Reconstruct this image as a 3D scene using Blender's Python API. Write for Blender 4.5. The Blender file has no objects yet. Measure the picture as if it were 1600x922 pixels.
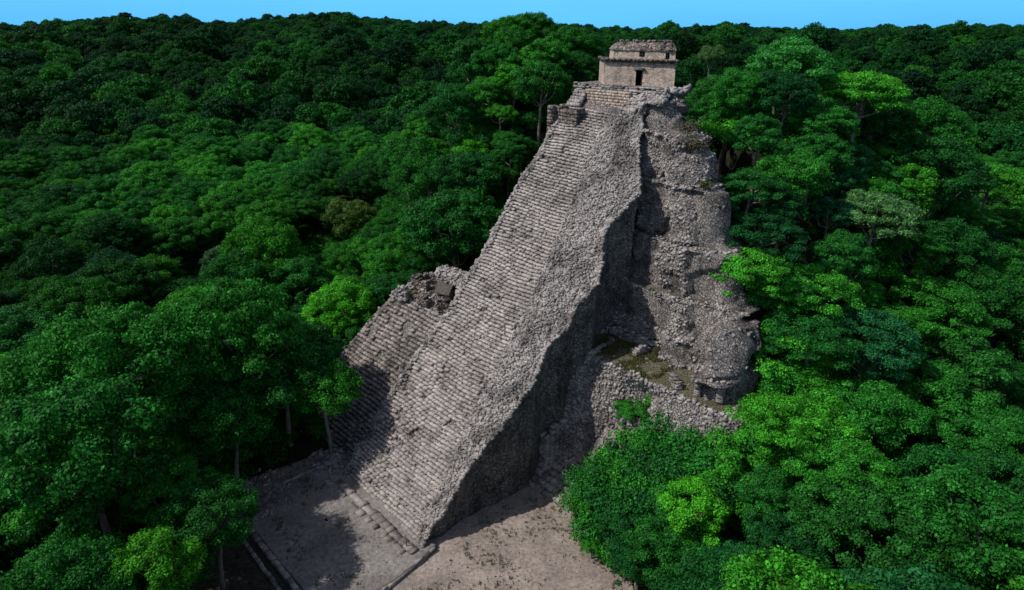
import bpy, math, random
import numpy as np
rng = np.random.default_rng(7)
random.seed(7)
scene = bpy.context.scene
COL = scene.collection
R = math.radians

# ------------------------------------------------------------------ noise
def _hash(ix, iy, iz):
    h = (ix.astype(np.int64) * 374761393 + iy.astype(np.int64) * 668265263 + iz.astype(np.int64) * 2147483647 + 1013904223)
    h = (h ^ (h >> 13)) * 1274126177
    h = h ^ (h >> 16)
    return (h & 0xFFFF) / 32767.5 - 1.0
def vnoise(x, y, z=None):
    x = np.asarray(x, float); y = np.asarray(y, float)
    z = np.zeros_like(x) if z is None else np.asarray(z, float) + np.zeros_like(x)
    y = y + np.zeros_like(x); x = x + np.zeros_like(y)
    ix, iy, iz = np.floor(x), np.floor(y), np.floor(z)
    fx, fy, fz = x - ix, y - iy, z - iz
    fx, fy, fz = [f * f * (3 - 2 * f) for f in (fx, fy, fz)]
    out = 0
    for a in (0, 1):
        for b in (0, 1):
            for c in (0, 1):
                w = (fx if a else 1 - fx) * (fy if b else 1 - fy) * (fz if c else 1 - fz)
                out = out + w * _hash(ix + a, iy + b, iz + c)
    return out
def fbm(x, y, z=None, s=1.0, o=3, seed=0.0):
    x = np.asarray(x, float) / s + seed * 17.3; y = np.asarray(y, float) / s + seed * 5.1
    z = None if z is None else np.asarray(z, float) / s
    r = 0; a = 1.0; t = 0
    for i in range(o):
        r = r + a * vnoise(x, y, z); t += a; a *= .5; x = x * 2.03; y = y * 2.03
        if z is not None: z = z * 2.03
    return r / t
def sstep(a, b, x):
    t = np.clip((np.asarray(x, float) - a) / (b - a), 0, 1); return t * t * (3 - 2 * t)

# ------------------------------------------------------------------ mesh helpers
def mesh_from(name, V, F, mat=None, smooth=False, attrs=None):
    V = np.asarray(V, np.float32); F = np.asarray(F, np.int32)
    me = bpy.data.meshes.new(name)
    n = F.shape[1]
    me.vertices.add(len(V)); me.vertices.foreach_set('co', V.ravel())
    me.loops.add(F.size); me.loops.foreach_set('vertex_index', F.ravel())
    me.polygons.add(len(F)); me.polygons.foreach_set('loop_start', np.arange(0, F.size, n, dtype=np.int32))
    me.update(calc_edges=True)
    if smooth: me.polygons.foreach_set('use_smooth', np.ones(len(F), bool))
    if attrs:
        for k, a in attrs.items():
            at = me.attributes.new(k, 'FLOAT', 'POINT'); at.data.foreach_set('value', np.asarray(a, np.float32).ravel())
    if mat: me.materials.append(mat)
    me.validate()
    return me
def link(name, me, parent=None):
    o = bpy.data.objects.new(name, me); COL.objects.link(o)
    if parent: o.parent = parent
    return o
def empty(name, loc=(0, 0, 0), rz=0, label=None, cat=None, group=None):
    o = bpy.data.objects.new(name, None); COL.objects.link(o)
    o.location = loc; o.rotation_euler = (0, 0, rz); o.empty_display_size = .5
    tag(o, label, cat, group); return o
def tag(o, label=None, cat=None, group=None, kind=None):
    if label: o['label'] = label
    if cat: o['category'] = cat
    if group: o['group'] = group
    if kind: o['kind'] = kind
    return o
class MB:
    """collects pieces (all quads) into one mesh"""
    def __init__(s): s.V = []; s.F = []; s.n = 0; s.A = []
    def add(s, V, F, a=None):
        V = np.asarray(V, float); F = np.asarray(F, int)
        s.V.append(V); s.F.append(F + s.n); s.n += len(V)
        s.A.append(np.zeros(len(V)) if a is None else np.asarray(a, float) + np.zeros(len(V)))
    def build(s, name, mat, parent=None, smooth=False):
        return link(name, mesh_from(name, np.concatenate(s.V), np.concatenate(s.F), mat, smooth, {'moss': np.concatenate(s.A)}), parent)
def grid(P, closed=False):
    """P: (rows, cols, 3)"""
    r, c = P.shape[:2]
    i = np.arange(r * c).reshape(r, c)
    F = np.stack([i[:-1, :-1], i[:-1, 1:], i[1:, 1:], i[1:, :-1]], -1).reshape(-1, 4)
    return P.reshape(-1, 3), F
# stone template: a cube subdivided once with the corners pulled in
def _cube():
    pts = {}; V = []; F = []
    def vid(p):
        if p not in pts: pts[p] = len(V); V.append(p)
        return pts[p]
    for ax in range(3):
        for sg in (-1, 1):
            for i in (-1, 0):
                for j in (-1, 0):
                    q = []
                    for (a, b) in ((i, j), (i + 1, j), (i + 1, j + 1), (i, j + 1)):
                        p = [0, 0, 0]; p[ax] = sg; p[(ax + 1) % 3] = a; p[(ax + 2) % 3] = b
                        q.append(vid(tuple(p)))
                    F.append(q if sg > 0 else q[::-1])
    V = np.array(V, float); l = np.linalg.norm(V, axis=1)
    V = V * np.where(l > 1.6, .80, np.where(l > 1.3, .90, 1.0))[:, None]
    return V * .5, np.array(F)
SV, SF = _cube()
BV = SV * np.where(np.linalg.norm(SV, axis=1) > .66, 1.13, np.where(np.linalg.norm(SV, axis=1) > .6, 1.07, 1.0))[:, None]   # squarer block
def stones(mb, P, size, flat=.75, tilt=.5, jit=.16, frame=None, rnd=rng, a=0.0, spin=True, tpl=None):
    SV_ = SV if tpl is None else tpl
    """P (n,3) centres; size (n,) or (n,3)"""
    n = len(P)
    if n == 0: return
    size = np.asarray(size, float)
    if size.ndim == 1: size = np.stack([size * rnd.uniform(.8, 1.35, n), size * rnd.uniform(.7, 1.1, n), size * flat * rnd.uniform(.8, 1.2, n)], -1)
    T = SV_[None] + rnd.normal(0, jit * .5, (n, len(SV), 3))
    T = T * size[:, None, :]
    yaw = rnd.uniform(0, 6.28, n) if spin else rnd.normal(0, .05, n)
    ax = rnd.normal(0, tilt * .5, n); ay = rnd.normal(0, tilt * .5, n)
    c, s_ = np.cos(ax)[:, None], np.sin(ax)[:, None]
    y = T[..., 1] * c - T[..., 2] * s_; z = T[..., 1] * s_ + T[..., 2] * c; x = T[..., 0]
    c, s_ = np.cos(ay)[:, None], np.sin(ay)[:, None]
    x, z = x * c + z * s_, -x * s_ + z * c
    c, s_ = np.cos(yaw)[:, None], np.sin(yaw)[:, None]
    x, y = x * c - y * s_, x * s_ + y * c
    V = np.stack([x, y, z], -1) + P[:, None, :]
    F = (SF[None] + (np.arange(n) * len(SV))[:, None, None]).reshape(-1, 4)
    mb.add(V.reshape(-1, 3), F, np.repeat(np.asarray(a, float) + np.zeros(n), len(SV)))
def tube(mb, pts, rad, k=6):
    pts = np.asarray(pts, float); n = len(pts)
    d = np.gradient(pts, axis=0); d /= np.linalg.norm(d, axis=1)[:, None] + 1e-9
    ref = np.where(np.abs(d[:, 2:3]) > .9, [[1., 0, 0]], [[0, 0, 1.]])
    a = np.cross(d, ref); a /= np.linalg.norm(a, axis=1)[:, None]; b = np.cross(d, a)
    th = np.linspace(0, 2 * np.pi, k + 1)
    P = pts[:, None] + (a[:, None] * np.cos(th)[None, :, None] + b[:, None] * np.sin(th)[None, :, None]) * np.asarray(rad)[:, None, None]
    V, F = grid(P); mb.add(V, F)
def box(mb, c, s, rz=0, jit=0.0, nseg=1):
    V = np.array([[x, y, z] for x in (-.5, .5) for y in (-.5, .5) for z in (-.5, .5)]) * np.array(s)
    V = V + rng.normal(0, jit, V.shape) if jit else V
    cc, ss = math.cos(rz), math.sin(rz)
    V = np.stack([V[:, 0] * cc - V[:, 1] * ss, V[:, 0] * ss + V[:, 1] * cc, V[:, 2]], -1) + np.array(c)
    mb.add(V, [[0, 1, 3, 2], [4, 6, 7, 5], [0, 4, 5, 1], [2, 3, 7, 6], [0, 2, 6, 4], [1, 5, 7, 3]])

# ------------------------------------------------------------------ materials
def new_mat(name):
    m = bpy.data.materials.new(name); m.use_nodes = True
    nt = m.node_tree; b = nt.nodes['Principled BSDF']
    b.inputs['Roughness'].default_value = .95
    b.inputs['Specular IOR Level'].default_value = .12
    return m, nt, b
def N(nt, t, **kw):
    n = nt.nodes.new(t)
    for k, v in kw.items():
        if k in n.inputs: n.inputs[k].default_value = v
        else: setattr(n, k, v)
    return n
def mixc(nt, fac, a, b, mode='MIX'):
    n = nt.nodes.new('ShaderNodeMix'); n.data_type = 'RGBA'; n.blend_type = mode
    for sock, v in ((n.inputs[0], fac), (n.inputs[6], a), (n.inputs[7], b)):
        if isinstance(v, (int, float)): sock.default_value = v
        elif isinstance(v, tuple): sock.default_value = (*v, 1)
        else: nt.links.new(v, sock)
    return n.outputs[2]
def ramp(nt, src, stops):
    n = nt.nodes.new('ShaderNodeValToRGB'); e = n.color_ramp.elements
    while len(e) < len(stops): e.new(.5)
    for i, (p, c) in enumerate(stops):
        e[i].position = p; e[i].color = (*c, 1) if isinstance(c, tuple) else (c, c, c, 1)
    nt.links.new(src, n.inputs[0]); return n.outputs[0]
def stone_mat(name, lit, mid, dark, island=True, cell=2.6, bump=.6, moss=True, stain=.5, joint=.35):
    m, nt, b = new_mat(name); L = nt.links.new
    tc = N(nt, 'ShaderNodeTexCoord'); pos = tc.outputs['Object']
    if island:
        g = N(nt, 'ShaderNodeNewGeometry'); r = g.outputs['Random Per Island']
    else:
        vo = N(nt, 'ShaderNodeTexVoronoi', Scale=cell); L(pos, vo.inputs['Vector'])
        sp = N(nt, 'ShaderNodeSeparateColor'); L(vo.outputs['Color'], sp.inputs[0]); r = sp.outputs[0]
    col = ramp(nt, r, [(0, dark), (.35, mid), (1, lit)])
    n1 = N(nt, 'ShaderNodeTexNoise', Scale=.30, Detail=7, Roughness=.7); L(pos, n1.inputs['Vector'])
    st = ramp(nt, n1.outputs[0], [(.38, 1.0 - stain), (.52, 1.0), (.68, 1.15)])
    col = mixc(nt, 1.0, col, st, 'MULTIPLY')
    n2 = N(nt, 'ShaderNodeTexNoise', Scale=5, Detail=4, Roughness=.7); L(pos, n2.inputs['Vector'])
    s2 = ramp(nt, n2.outputs[0], [(.3, .62), (.5, .98), (.75, 1.25)])
    col = mixc(nt, 1.0, col, s2, 'MULTIPLY')
    # brown rain streaks
    mp = N(nt, 'ShaderNodeMapping'); mp.inputs['Scale'].default_value = (1.2, 1.2, .12); L(pos, mp.inputs[0])
    n3 = N(nt, 'ShaderNodeTexNoise', Scale=1.0, Detail=5); L(mp.outputs[0], n3.inputs['Vector'])
    s3 = ramp(nt, n3.outputs[0], [(.35, (.62, .60, .62)), (.55, (1., .98, .96))])
    col = mixc(nt, .8, col, s3, 'MULTIPLY')
    h = n2.outputs[0]
    if not island:
        ve = N(nt, 'ShaderNodeTexVoronoi', feature='DISTANCE_TO_EDGE', Scale=cell); L(pos, ve.inputs['Vector'])
        e = ramp(nt, ve.outputs['Distance'], [(0, .0), (.11, 1.)])
        je = ramp(nt, ve.outputs['Distance'], [(0, joint), (.08, 1.)])
        col = mixc(nt, 1.0, col, je, 'MULTIPLY')
        ma = N(nt, 'ShaderNodeMath', operation='MULTIPLY_ADD'); L(e, ma.inputs[0]); ma.inputs[1].default_value = 1.2; L(n2.outputs[0], ma.inputs[2]); h = ma.outputs[0]
    if moss:
        at = N(nt, 'ShaderNodeAttribute', attribute_name='moss')
        n4 = N(nt, 'ShaderNodeTexNoise', Scale=1.3, Detail=5, Roughness=.7); L(pos, n4.inputs['Vector'])
        ad = N(nt, 'ShaderNodeMath', operation='ADD'); L(at.outputs['Fac'], ad.inputs[0]); L(n4.outputs[0], ad.inputs[1])
        mf = ramp(nt, ad.outputs[0], [(.84, 0.), (1.0, 1.)])
        gc = ramp(nt, n2.outputs[0], [(.3, (.055, .055, .022)), (.55, (.115, .108, .052)), (.75, (.20, .18, .11))])
        mu = N(nt, 'ShaderNodeMath', operation='MULTIPLY'); L(mf, mu.inputs[0]); mu.inputs[1].default_value = .8
        col = mixc(nt, mu.outputs[0], col, gc)
    L(col, b.inputs['Base Color'])
    bp = N(nt, 'ShaderNodeBump', Strength=bump, Distance=.12); L(h, bp.inputs['Height']); L(bp.outputs[0], b.inputs['Normal'])
    return m
M = {}
M['step'] = stone_mat('stair_stone', (.405, .37, .345), (.345, .315, .293), (.265, .242, .226), stain=.35)
M['step_old'] = stone_mat('old_stair_stone', (.34, .308, .282), (.25, .225, .207), (.15, .136, .126), stain=.45)
M['rubble'] = stone_mat('rubble_stone', (.385, .36, .34), (.29, .27, .255), (.185, .173, .164), stain=.58)
M['wall'] = stone_mat('masonry', (.30, .277, .258), (.235, .216, .201), (.155, .143, .134), island=False, cell=3.4, bump=.9, stain=.5)
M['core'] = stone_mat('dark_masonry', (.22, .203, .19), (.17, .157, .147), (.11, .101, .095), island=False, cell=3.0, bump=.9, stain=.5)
M['temple'] = stone_mat('temple_masonry', (.50, .412, .335), (.43, .353, .29), (.32, .262, .215), island=False, cell=3.4, bump=.4, stain=.2, moss=False, joint=.7)
M['temple_dark'] = stone_mat('weathered_stone', (.31, .27, .235), (.23, .2, .176), (.12, .106, .095), island=False, cell=2.2, bump=.9, stain=.5, moss=False)
def simple_mat(name, stops, scale=2.0, bump=.5, dist=.05, detail=6, big=.1, bigs=(.75, 1.15)):
    m, nt, b = new_mat(name); L = nt.links.new
    tc = N(nt, 'ShaderNodeTexCoord')
    n = N(nt, 'ShaderNodeTexNoise', Scale=scale, Detail=detail, Roughness=.7); L(tc.outputs['Object'], n.inputs['Vector'])
    c = ramp(nt, n.outputs[0], stops)
    n2 = N(nt, 'ShaderNodeTexNoise', Scale=big, Detail=4, Roughness=.6); L(tc.outputs['Object'], n2.inputs['Vector'])
    c = mixc(nt, 1.0, c, ramp(nt, n2.outputs[0], [(.35, bigs[0]), (.65, bigs[1])]), 'MULTIPLY')
    L(c, b.inputs['Base Color'])
    bp = N(nt, 'ShaderNodeBump', Strength=bump, Distance=dist); L(n.outputs[0], bp.inputs['Height']); L(bp.outputs[0], b.inputs['Normal'])
    return m
M['gravel'] = simple_mat('gravelly_dirt', [(.3, (.13, .108, .092)), (.48, (.235, .195, .168)), (.62, (.30, .252, .218)), (.75, (.42, .37, .33))], scale=3.2, big=.22, bigs=(.68, 1.16))
M['dirt'] = simple_mat('grey_dirt', [(.3, (.11, .098, .09)), (.5, (.20, .182, .168)), (.7, (.29, .265, .245))], scale=2.6, big=.2, bigs=(.7, 1.15))
M['floor'] = simple_mat('forest_floor', [(.3, (.006, .010, .004)), (.5, (.015, .018, .008)), (.7, (.035, .03, .018))], scale=.8)
M['bark'] = simple_mat('bark', [(.3, (.10, .085, .07)), (.6, (.22, .195, .165))], scale=3, bigs=(.7, 1.2), big=1)
M['bleached'] = simple_mat('bleached_wood', [(.3, (.22, .2, .17)), (.6, (.42, .39, .34))], scale=3, big=1)
M['thatch'] = simple_mat('dry_thatch', [(.3, (.045, .04, .035)), (.6, (.105, .09, .078))], scale=6, bump=1)
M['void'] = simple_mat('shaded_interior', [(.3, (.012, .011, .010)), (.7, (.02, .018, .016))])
def leaf_mat(name, dark, mid, light, sat=1.0):
    m, nt, b = new_mat(name); L = nt.links.new
    oi = N(nt, 'ShaderNodeObjectInfo'); g = N(nt, 'ShaderNodeNewGeometry'); tc = N(nt, 'ShaderNodeTexCoord')
    tree = ramp(nt, oi.outputs['Random'], [(0, dark), (.55, mid), (1, light)])
    n = N(nt, 'ShaderNodeTexNoise', Scale=.9, Detail=3); L(tc.outputs['Object'], n.inputs['Vector'])
    cl = ramp(nt, n.outputs[0], [(.35, .62), (.65, 1.35)])
    c = mixc(nt, 1.0, tree, cl, 'MULTIPLY')
    lf = ramp(nt, g.outputs['Random Per Island'], [(0, .55), (.6, 1.0), (1, 1.6)])
    c = mixc(nt, 1.0, c, lf, 'MULTIPLY')
    # broad world-space patches painted into the colour: cloud shadow plus some species variation
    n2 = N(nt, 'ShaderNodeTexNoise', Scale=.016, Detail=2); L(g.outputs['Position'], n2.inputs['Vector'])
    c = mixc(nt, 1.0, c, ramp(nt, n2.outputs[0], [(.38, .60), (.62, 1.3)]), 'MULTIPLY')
    c = mixc(nt, 1.0, c, oi.outputs['Color'], 'MULTIPLY')
    L(c, b.inputs['Base Color']); b.inputs['Roughness'].default_value = .6; b.inputs['Specular IOR Level'].default_value = .1
    tr = N(nt, 'ShaderNodeBsdfTranslucent'); L(c, tr.inputs[0])
    mx = N(nt, 'ShaderNodeMixShader'); mx.inputs[0].default_value = .28
    L(b.outputs[0], mx.inputs[1]); L(tr.outputs[0], mx.inputs[2]); L(mx.outputs[0], nt.nodes['Material Output'].inputs[0])
    return m
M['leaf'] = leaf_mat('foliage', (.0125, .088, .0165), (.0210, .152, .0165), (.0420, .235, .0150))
M['brush'] = simple_mat('dry_brush', [(.3, (.05, .05, .03)), (.6, (.13, .12, .07))], scale=5)
M['tuft'] = simple_mat('olive_grass', [(.3, (.04, .045, .014)), (.6, (.10, .105, .035))], scale=2)

# ------------------------------------------------------------------ the lay of the land
AX, AY = -8.5, 45.5                      # foot corner of the great stair
UX, UY, VX, VY = .690, -.7238, .7238, .690
PROT = math.atan2(UY, UX)
def uv(x, y):
    x = np.asarray(x, float) - AX; y = np.asarray(y, float) - AY
    return x * UX + y * UY, x * VX + y * VY
def wxy(u, v): return AX + u * UX + v * VX, AY + u * UY + v * VY
def ground_z(x, y):
    x = np.asarray(x, float); y = np.asarray(y, float)
    r = np.hypot(x, y); a = np.arctan2(x, np.maximum(y, 1e-3))
    t = sstep(105, 620, r)
    base = 32 * t + 5.0 * sstep(.05, -.3, a) * t + 3.0 * np.exp(-((a + .28) / .09) ** 2) * t + 1.5 * np.sin(a * 23 + 1) * t
    base = base + 5 * fbm(x, y, s=150, o=2, seed=3) * sstep(120, 300, r)
    base = base - 40 * sstep(640, 1500, r)
    u, v = uv(x, y)
    d = np.hypot((u + 6) / 1.0, (v - 35) / 1.4)
    base = base + 35 * np.exp(-((x - 4) / 24.0) ** 2 - ((y - 128) / 30.0) ** 2) * sstep(-6, -18, u - .0 * v) 
    near = fbm(x, y, s=14, o=2, seed=5) * 1.0 * sstep(60, 110, r)
    low = -1.0 * sstep(-20.5, -23, u) * sstep(150, 90, r)      # land falls off left of the plaza
    # overgrown earth shoulder against the right flank and the back of the pyramid
    m = np.minimum(np.minimum((v - 14) * 1.15 - 2, 30.5 - 1.12 * np.maximum(u - 2, 0)), np.minimum((112 - v) * .75, 30 + (u + 6) * .6))
    m = np.where((u > -34) & (u < 40) & (v > 12) & (v < 115), np.maximum(m, 0), 0) * sstep(32, 22, np.maximum(-u, 0))
    m = m * sstep(2.5, 4.5, u + np.maximum(v - 48, 0) * 1.0)
    return np.maximum(base + near + low, m + near * .5)

#@@TERRAIN
def build_ground():
    th = np.concatenate([np.linspace(-math.pi, -.95, 40)[:-1], np.linspace(-.95, .95, 240), np.linspace(.95, math.pi, 40)[1:]])
    rr = np.concatenate([np.linspace(0, 150, 130), np.linspace(153, 700, 120), np.geomspace(720, 9000, 30)])
    Rr, Th = np.meshgrid(rr, th, indexing='ij')
    X = Rr * np.sin(Th); Y = Rr * np.cos(Th)
    Z = ground_z(X, Y)
    u, v = uv(X, Y)
    Z = np.where((u > -21) & (u < 34) & (v > -26) & (v < 16), np.minimum(Z, -.02), Z)
    V, F = grid(np.stack([X, Y, Z], -1))
    tag(link('ground', mesh_from('ground', V, F[:, ::-1], M['floor'], True)), 'dark forest floor under the jungle', kind='structure')
build_ground()

def blob_poly(pts, wob=.5, seed=1, n=12):
    """closed irregular outline through the corner points (u, v)"""
    out = []
    for i in range(len(pts)):
        a = np.array(pts[i]); b = np.array(pts[(i + 1) % len(pts)])
        for k in range(n):
            p = a + (b - a) * k / n
            out.append(p + wob * np.array([fbm(p[0], p[1], s=3, seed=seed), fbm(p[0], p[1], s=3, seed=seed + 9)]))
    return np.array(out)
def sheet(name, outline, z, mat, label, thick=0.0, parent=None, kind='structure', rel=.04):
    """filled irregular sheet by concentric rings from the centroid"""
    c = outline.mean(0); rows = []
    for f in np.concatenate([np.linspace(0.02, 1, 34)]):
        rows.append(c + (outline - c) * f)
    P = np.array(rows); P = np.concatenate([P, P[:, :1]], 1)
    x, y = wxy(P[..., 0], P[..., 1])
    zz = z + rel * fbm(x, y, s=2.0, o=3, seed=4) * np.linspace(1, 1, len(P))[:, None]
    P3 = np.stack([x, y, zz], -1)
    if thick:
        last = P3[-1:].copy(); last[..., 2] = z - thick
        P3 = np.concatenate([P3, last])
    V, F = grid(P3)
    return tag(link(name, mesh_from(name, V, F, mat, True), parent), label, kind=kind)
right_plaza = blob_poly([(-1, -24), (22, -24), (26, -6), (19, 8), (15, 12.2), (9, 14), (4, 15.5), (-4, 15.5), (-4, 2)], .9, 2)
sheet('plaza', right_plaza, .08, M['gravel'], 'pinkish tan gravel plaza at the foot of the pyramid')
left_plaza = blob_poly([(-3.0, -10.2), (1.2, -9.6), (1.4, -4), (.8, 1.2), (-16, 2.5), (-19.5, 1), (-20.5, -7), (-18.8, -10.2)], .35, 3)
sheet('terrace', left_plaza, .42, M['dirt'], 'low grey earth terrace in front of the great stair', thick=.6)
low_ground = blob_poly([(-26, -13), (2, -28), (3, -9.0), (-3, -9.3), (-19, -9.3), (-24, -6)], 1.0, 5)
sheet('path', low_ground, .03, simple_mat('leaf_litter', [(.3, (.02, .017, .014)), (.55, (.055, .047, .038)), (.75, (.11, .095, .075))], scale=2.2), 'dark littered ground below the terrace edge')

# ------------------------------------------------------------------ the pyramid
pyr = empty('pyramid', (AX, AY, 0), PROT, 'towering grey stepped stone pyramid rising out of the jungle with a small temple on top', 'pyramid')
SL = .99
def ue(v):   # outer (cliff) edge of the great stair block
    v = np.asarray(v, float)
    e = np.interp(v, [0, 3.4, 7.2, 10.5, 13.7, 16, 18.4, 20, 22, 24, 26.2, 29.7, 32, 34, 36.2, 38.5], [-.1, .1, .1, .7, 1.1, .3, 1.1, .8, 1.6, .4, -.9, .4, -1.6, -3.0, -4.4, -5.4])
    return e + .35 * fbm(v, v * 0, s=1.1, o=3, seed=2)
def us(v):   # right end of the steps
    v = np.asarray(v, float)
    e = np.interp(v, [0, 4, 9.7, 14, 18.6, 23, 25.8, 31.2, 34.4, 36.5, 38.5], [-.9, -1.9, -3.2, -3.9, -4.3, -5.6, -6.5, -8.1, -9.0, -8.0, -7.2])
    return e + .35 * fbm(v, v * 0 + 4, s=1.3, o=3, seed=6)
def ul(v):
    v = np.asarray(v, float)
    e = np.interp(v, [0, 8.8, 15, 19, 26, 34.5, 38], [-14.3, -15.0, -14.3, -14.4, -15.2, -15.9, -15.6])
    return e + .45 * fbm(v, v * 0 + 8, s=2.2, o=3, seed=7)
def sag(u, v):
    return -.30 * np.exp(-((np.asarray(u) + 7.5) / 4.0) ** 2) * (1 + .6 * fbm(u, v, s=6, seed=8)) + .19 * fbm(u, v, s=3.2, o=3, seed=9)
def rub_z(u, v):
    """top of the collapsed rubble shoulder right of the steps"""
    w = (np.asarray(u) - us(v)) / np.maximum(ue(v) - us(v), .3)
    return v * SL + sag(u, v) + .15 - .75 * sstep(.35, 1.05, w) * sstep(5, 12, v) + .35 * fbm(u, v, s=2.2, o=3, seed=11) * sstep(1, 6, v)

def build_stairs():
    # solid bed below the steps
    vv = np.arange(-.2, 38.6, .3); ww = np.linspace(0, 1, 60)
    Vv, W = np.meshgrid(vv, ww, indexing='ij')
    U_ = ul(Vv) + (us(Vv) + .2 - ul(Vv)) * W
    Z = np.clip(Vv * SL + sag(U_, Vv) - .26, -.1, 37.1)
    mb = MB(); V, F = grid(np.stack([U_, Vv, Z], -1)); mb.add(V, F[:, ::-1])
    # left flank of the stair block
    zz = np.linspace(0, 1, 40); Vv, W = np.meshgrid(vv, zz, indexing='ij')
    top = np.clip(Vv * SL + sag(ul(Vv), Vv) - .3, -.1, 37)
    Zw = top * W - .3 * (1 - W)
    Uw = ul(Vv) - .04 * (top - Zw) + .2 * fbm(Vv, Zw, s=1.5, seed=12)
    V, F = grid(np.stack([Uw, Vv, Zw], -1)); mb.add(V, F)
    mb.build('stair_bed', M['wall'], pyr, smooth=True)
    # the steps: courses of single stones
    mb = MB(); rise = .30; nst = int(36.2 / rise / SL)
    for k in range(nst):
        v0 = k * rise; z0 = v0 * SL
        a, b = float(ul(v0)), float(us(v0))
        if z0 < 3: a -= (3 - z0) * .0
        lens = rng.uniform(.35, .95, 90); x = a + np.concatenate([[0], np.cumsum(lens)]); x = x[x < b]
        l = np.diff(np.append(x, b)); c = x + l / 2
        keep = (l > .12); 
        worn = fbm(c, np.full_like(c, v0), s=1.7, o=3, seed=13)
        keep &= ~((worn > .42) & (rng.random(len(c)) < .5)); keep &= rng.random(len(c)) > .008
        c, l = c[keep], l[keep]; n = len(c)
        if n == 0: continue
        dv = .09 * fbm(c, np.full(n, v0), s=2.6, o=2, seed=14) + rng.normal(0, .014, n)
        ero = np.clip(fbm(c, np.full(n, v0), s=2.4, o=3, seed=15) - .1, 0, 1)
        dz = sag(c, np.full(n, v0)) + rng.normal(0, .009, n) - ero * .14
        P = np.stack([c, v0 + .25 + dv + ero * .12, z0 + .10 + dz], -1)
        S = np.stack([l * rng.uniform(.99, 1.07, n), rng.uniform(.46, .54, n), np.full(n, .235) * rng.uniform(.93, 1.06, n)], -1)
        stones(mb, P, S, tilt=.04, jit=.04, spin=False, tpl=BV)
    # small loose stones lying on the treads
    n = 900; v = rng.uniform(1, 36, n); w = rng.beta(1.6, .8, n); u = ul(v) + (us(v) - ul(v)) * w
    z = np.floor(v / rise) * rise * SL + rise * .9 + sag(u, v)
    stones(mb, np.stack([u, v, z], -1), rng.uniform(.10, .20, n), tilt=1)
    mb.build('staircase', M['step'], pyr)
    # left border stones
    mb = MB(); n = 1500; v = rng.uniform(0, 37.5, n); u = ul(v) + rng.normal(.1, .28, n)
    z = v * SL + sag(u, v) + rng.normal(.08, .10, n) - .9 * np.clip(ul(v) - u, 0, 1)
    stones(mb, np.stack([u, v, z], -1), rng.uniform(.18, .40, n), tilt=.7)
    # two rounded curbs at the foot, left of the steps
    mb.build('stair_border', M['rubble'], pyr)
    # shoulder of rubble
    mb = MB(); vv = np.arange(-.3, 38.8, .2); ww = np.linspace(0, 1, 36)
    Vv, W = np.meshgrid(vv, ww, indexing='ij'); U_ = us(Vv) - .1 + (ue(Vv) - us(Vv) + .1) * W
    Z = np.clip(rub_z(U_, Vv), -.1, 37.6)
    gm = lambda u, v: 1.0 * np.exp(-(((u - .1) / 1.3) ** 2 + ((v - 28.6) / .9) ** 2)) + 1.0 * np.exp(-(((u + .5) / 1.6) ** 2 + ((v - 24.3) / .7) ** 2))- .45
    V, F = grid(np.stack([U_, Vv, Z - .08], -1)); mb.add(V, F[:, ::-1], gm(U_, Vv).ravel() * .9)
    n = 21000; v = rng.uniform(-.1, 38.4, n); w = rng.uniform(0, 1.01, n)
    ok = rng.random(n) < (ue(v) - us(v)) / 8.5 + .06; v, w = v[ok], w[ok]; n = len(v)
    u = us(v) + (ue(v) - us(v)) * w; g = gm(u, v); kp = (g < .25) | (rng.random(n) < .25); u, v = u[kp], v[kp]; n = len(u)
    big = rng.random(n) ** 3
    stones(mb, np.stack([u, v, np.clip(rub_z(u, v), 0, 37.7) + rng.normal(.02, .07, n)], -1), .13 + .24 * big, tilt=1.1, jit=.2)
    # crest of coping stones along the cliff edge
    n = 620; v = np.sort(rng.uniform(0, 38.2, n)); u = ue(v) + rng.normal(-.08, .10, n)
    stones(mb, np.stack([u, v, np.clip(rub_z(u, v), 0, 37.6) + rng.normal(.03, .05, n)], -1), rng.uniform(.18, .36, n), tilt=.8)
    mb.build('rubble_shoulder', M['rubble'], pyr)
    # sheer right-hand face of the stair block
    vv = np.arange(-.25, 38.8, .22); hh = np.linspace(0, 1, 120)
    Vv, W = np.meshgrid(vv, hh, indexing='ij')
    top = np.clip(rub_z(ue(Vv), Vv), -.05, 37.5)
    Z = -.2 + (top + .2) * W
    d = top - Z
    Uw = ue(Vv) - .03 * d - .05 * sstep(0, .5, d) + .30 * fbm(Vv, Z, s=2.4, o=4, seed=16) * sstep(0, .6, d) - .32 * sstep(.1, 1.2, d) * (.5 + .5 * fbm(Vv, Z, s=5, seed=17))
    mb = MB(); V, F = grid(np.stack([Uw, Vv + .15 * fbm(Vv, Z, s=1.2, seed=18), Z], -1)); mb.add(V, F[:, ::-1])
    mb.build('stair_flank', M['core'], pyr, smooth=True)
build_stairs()

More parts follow.
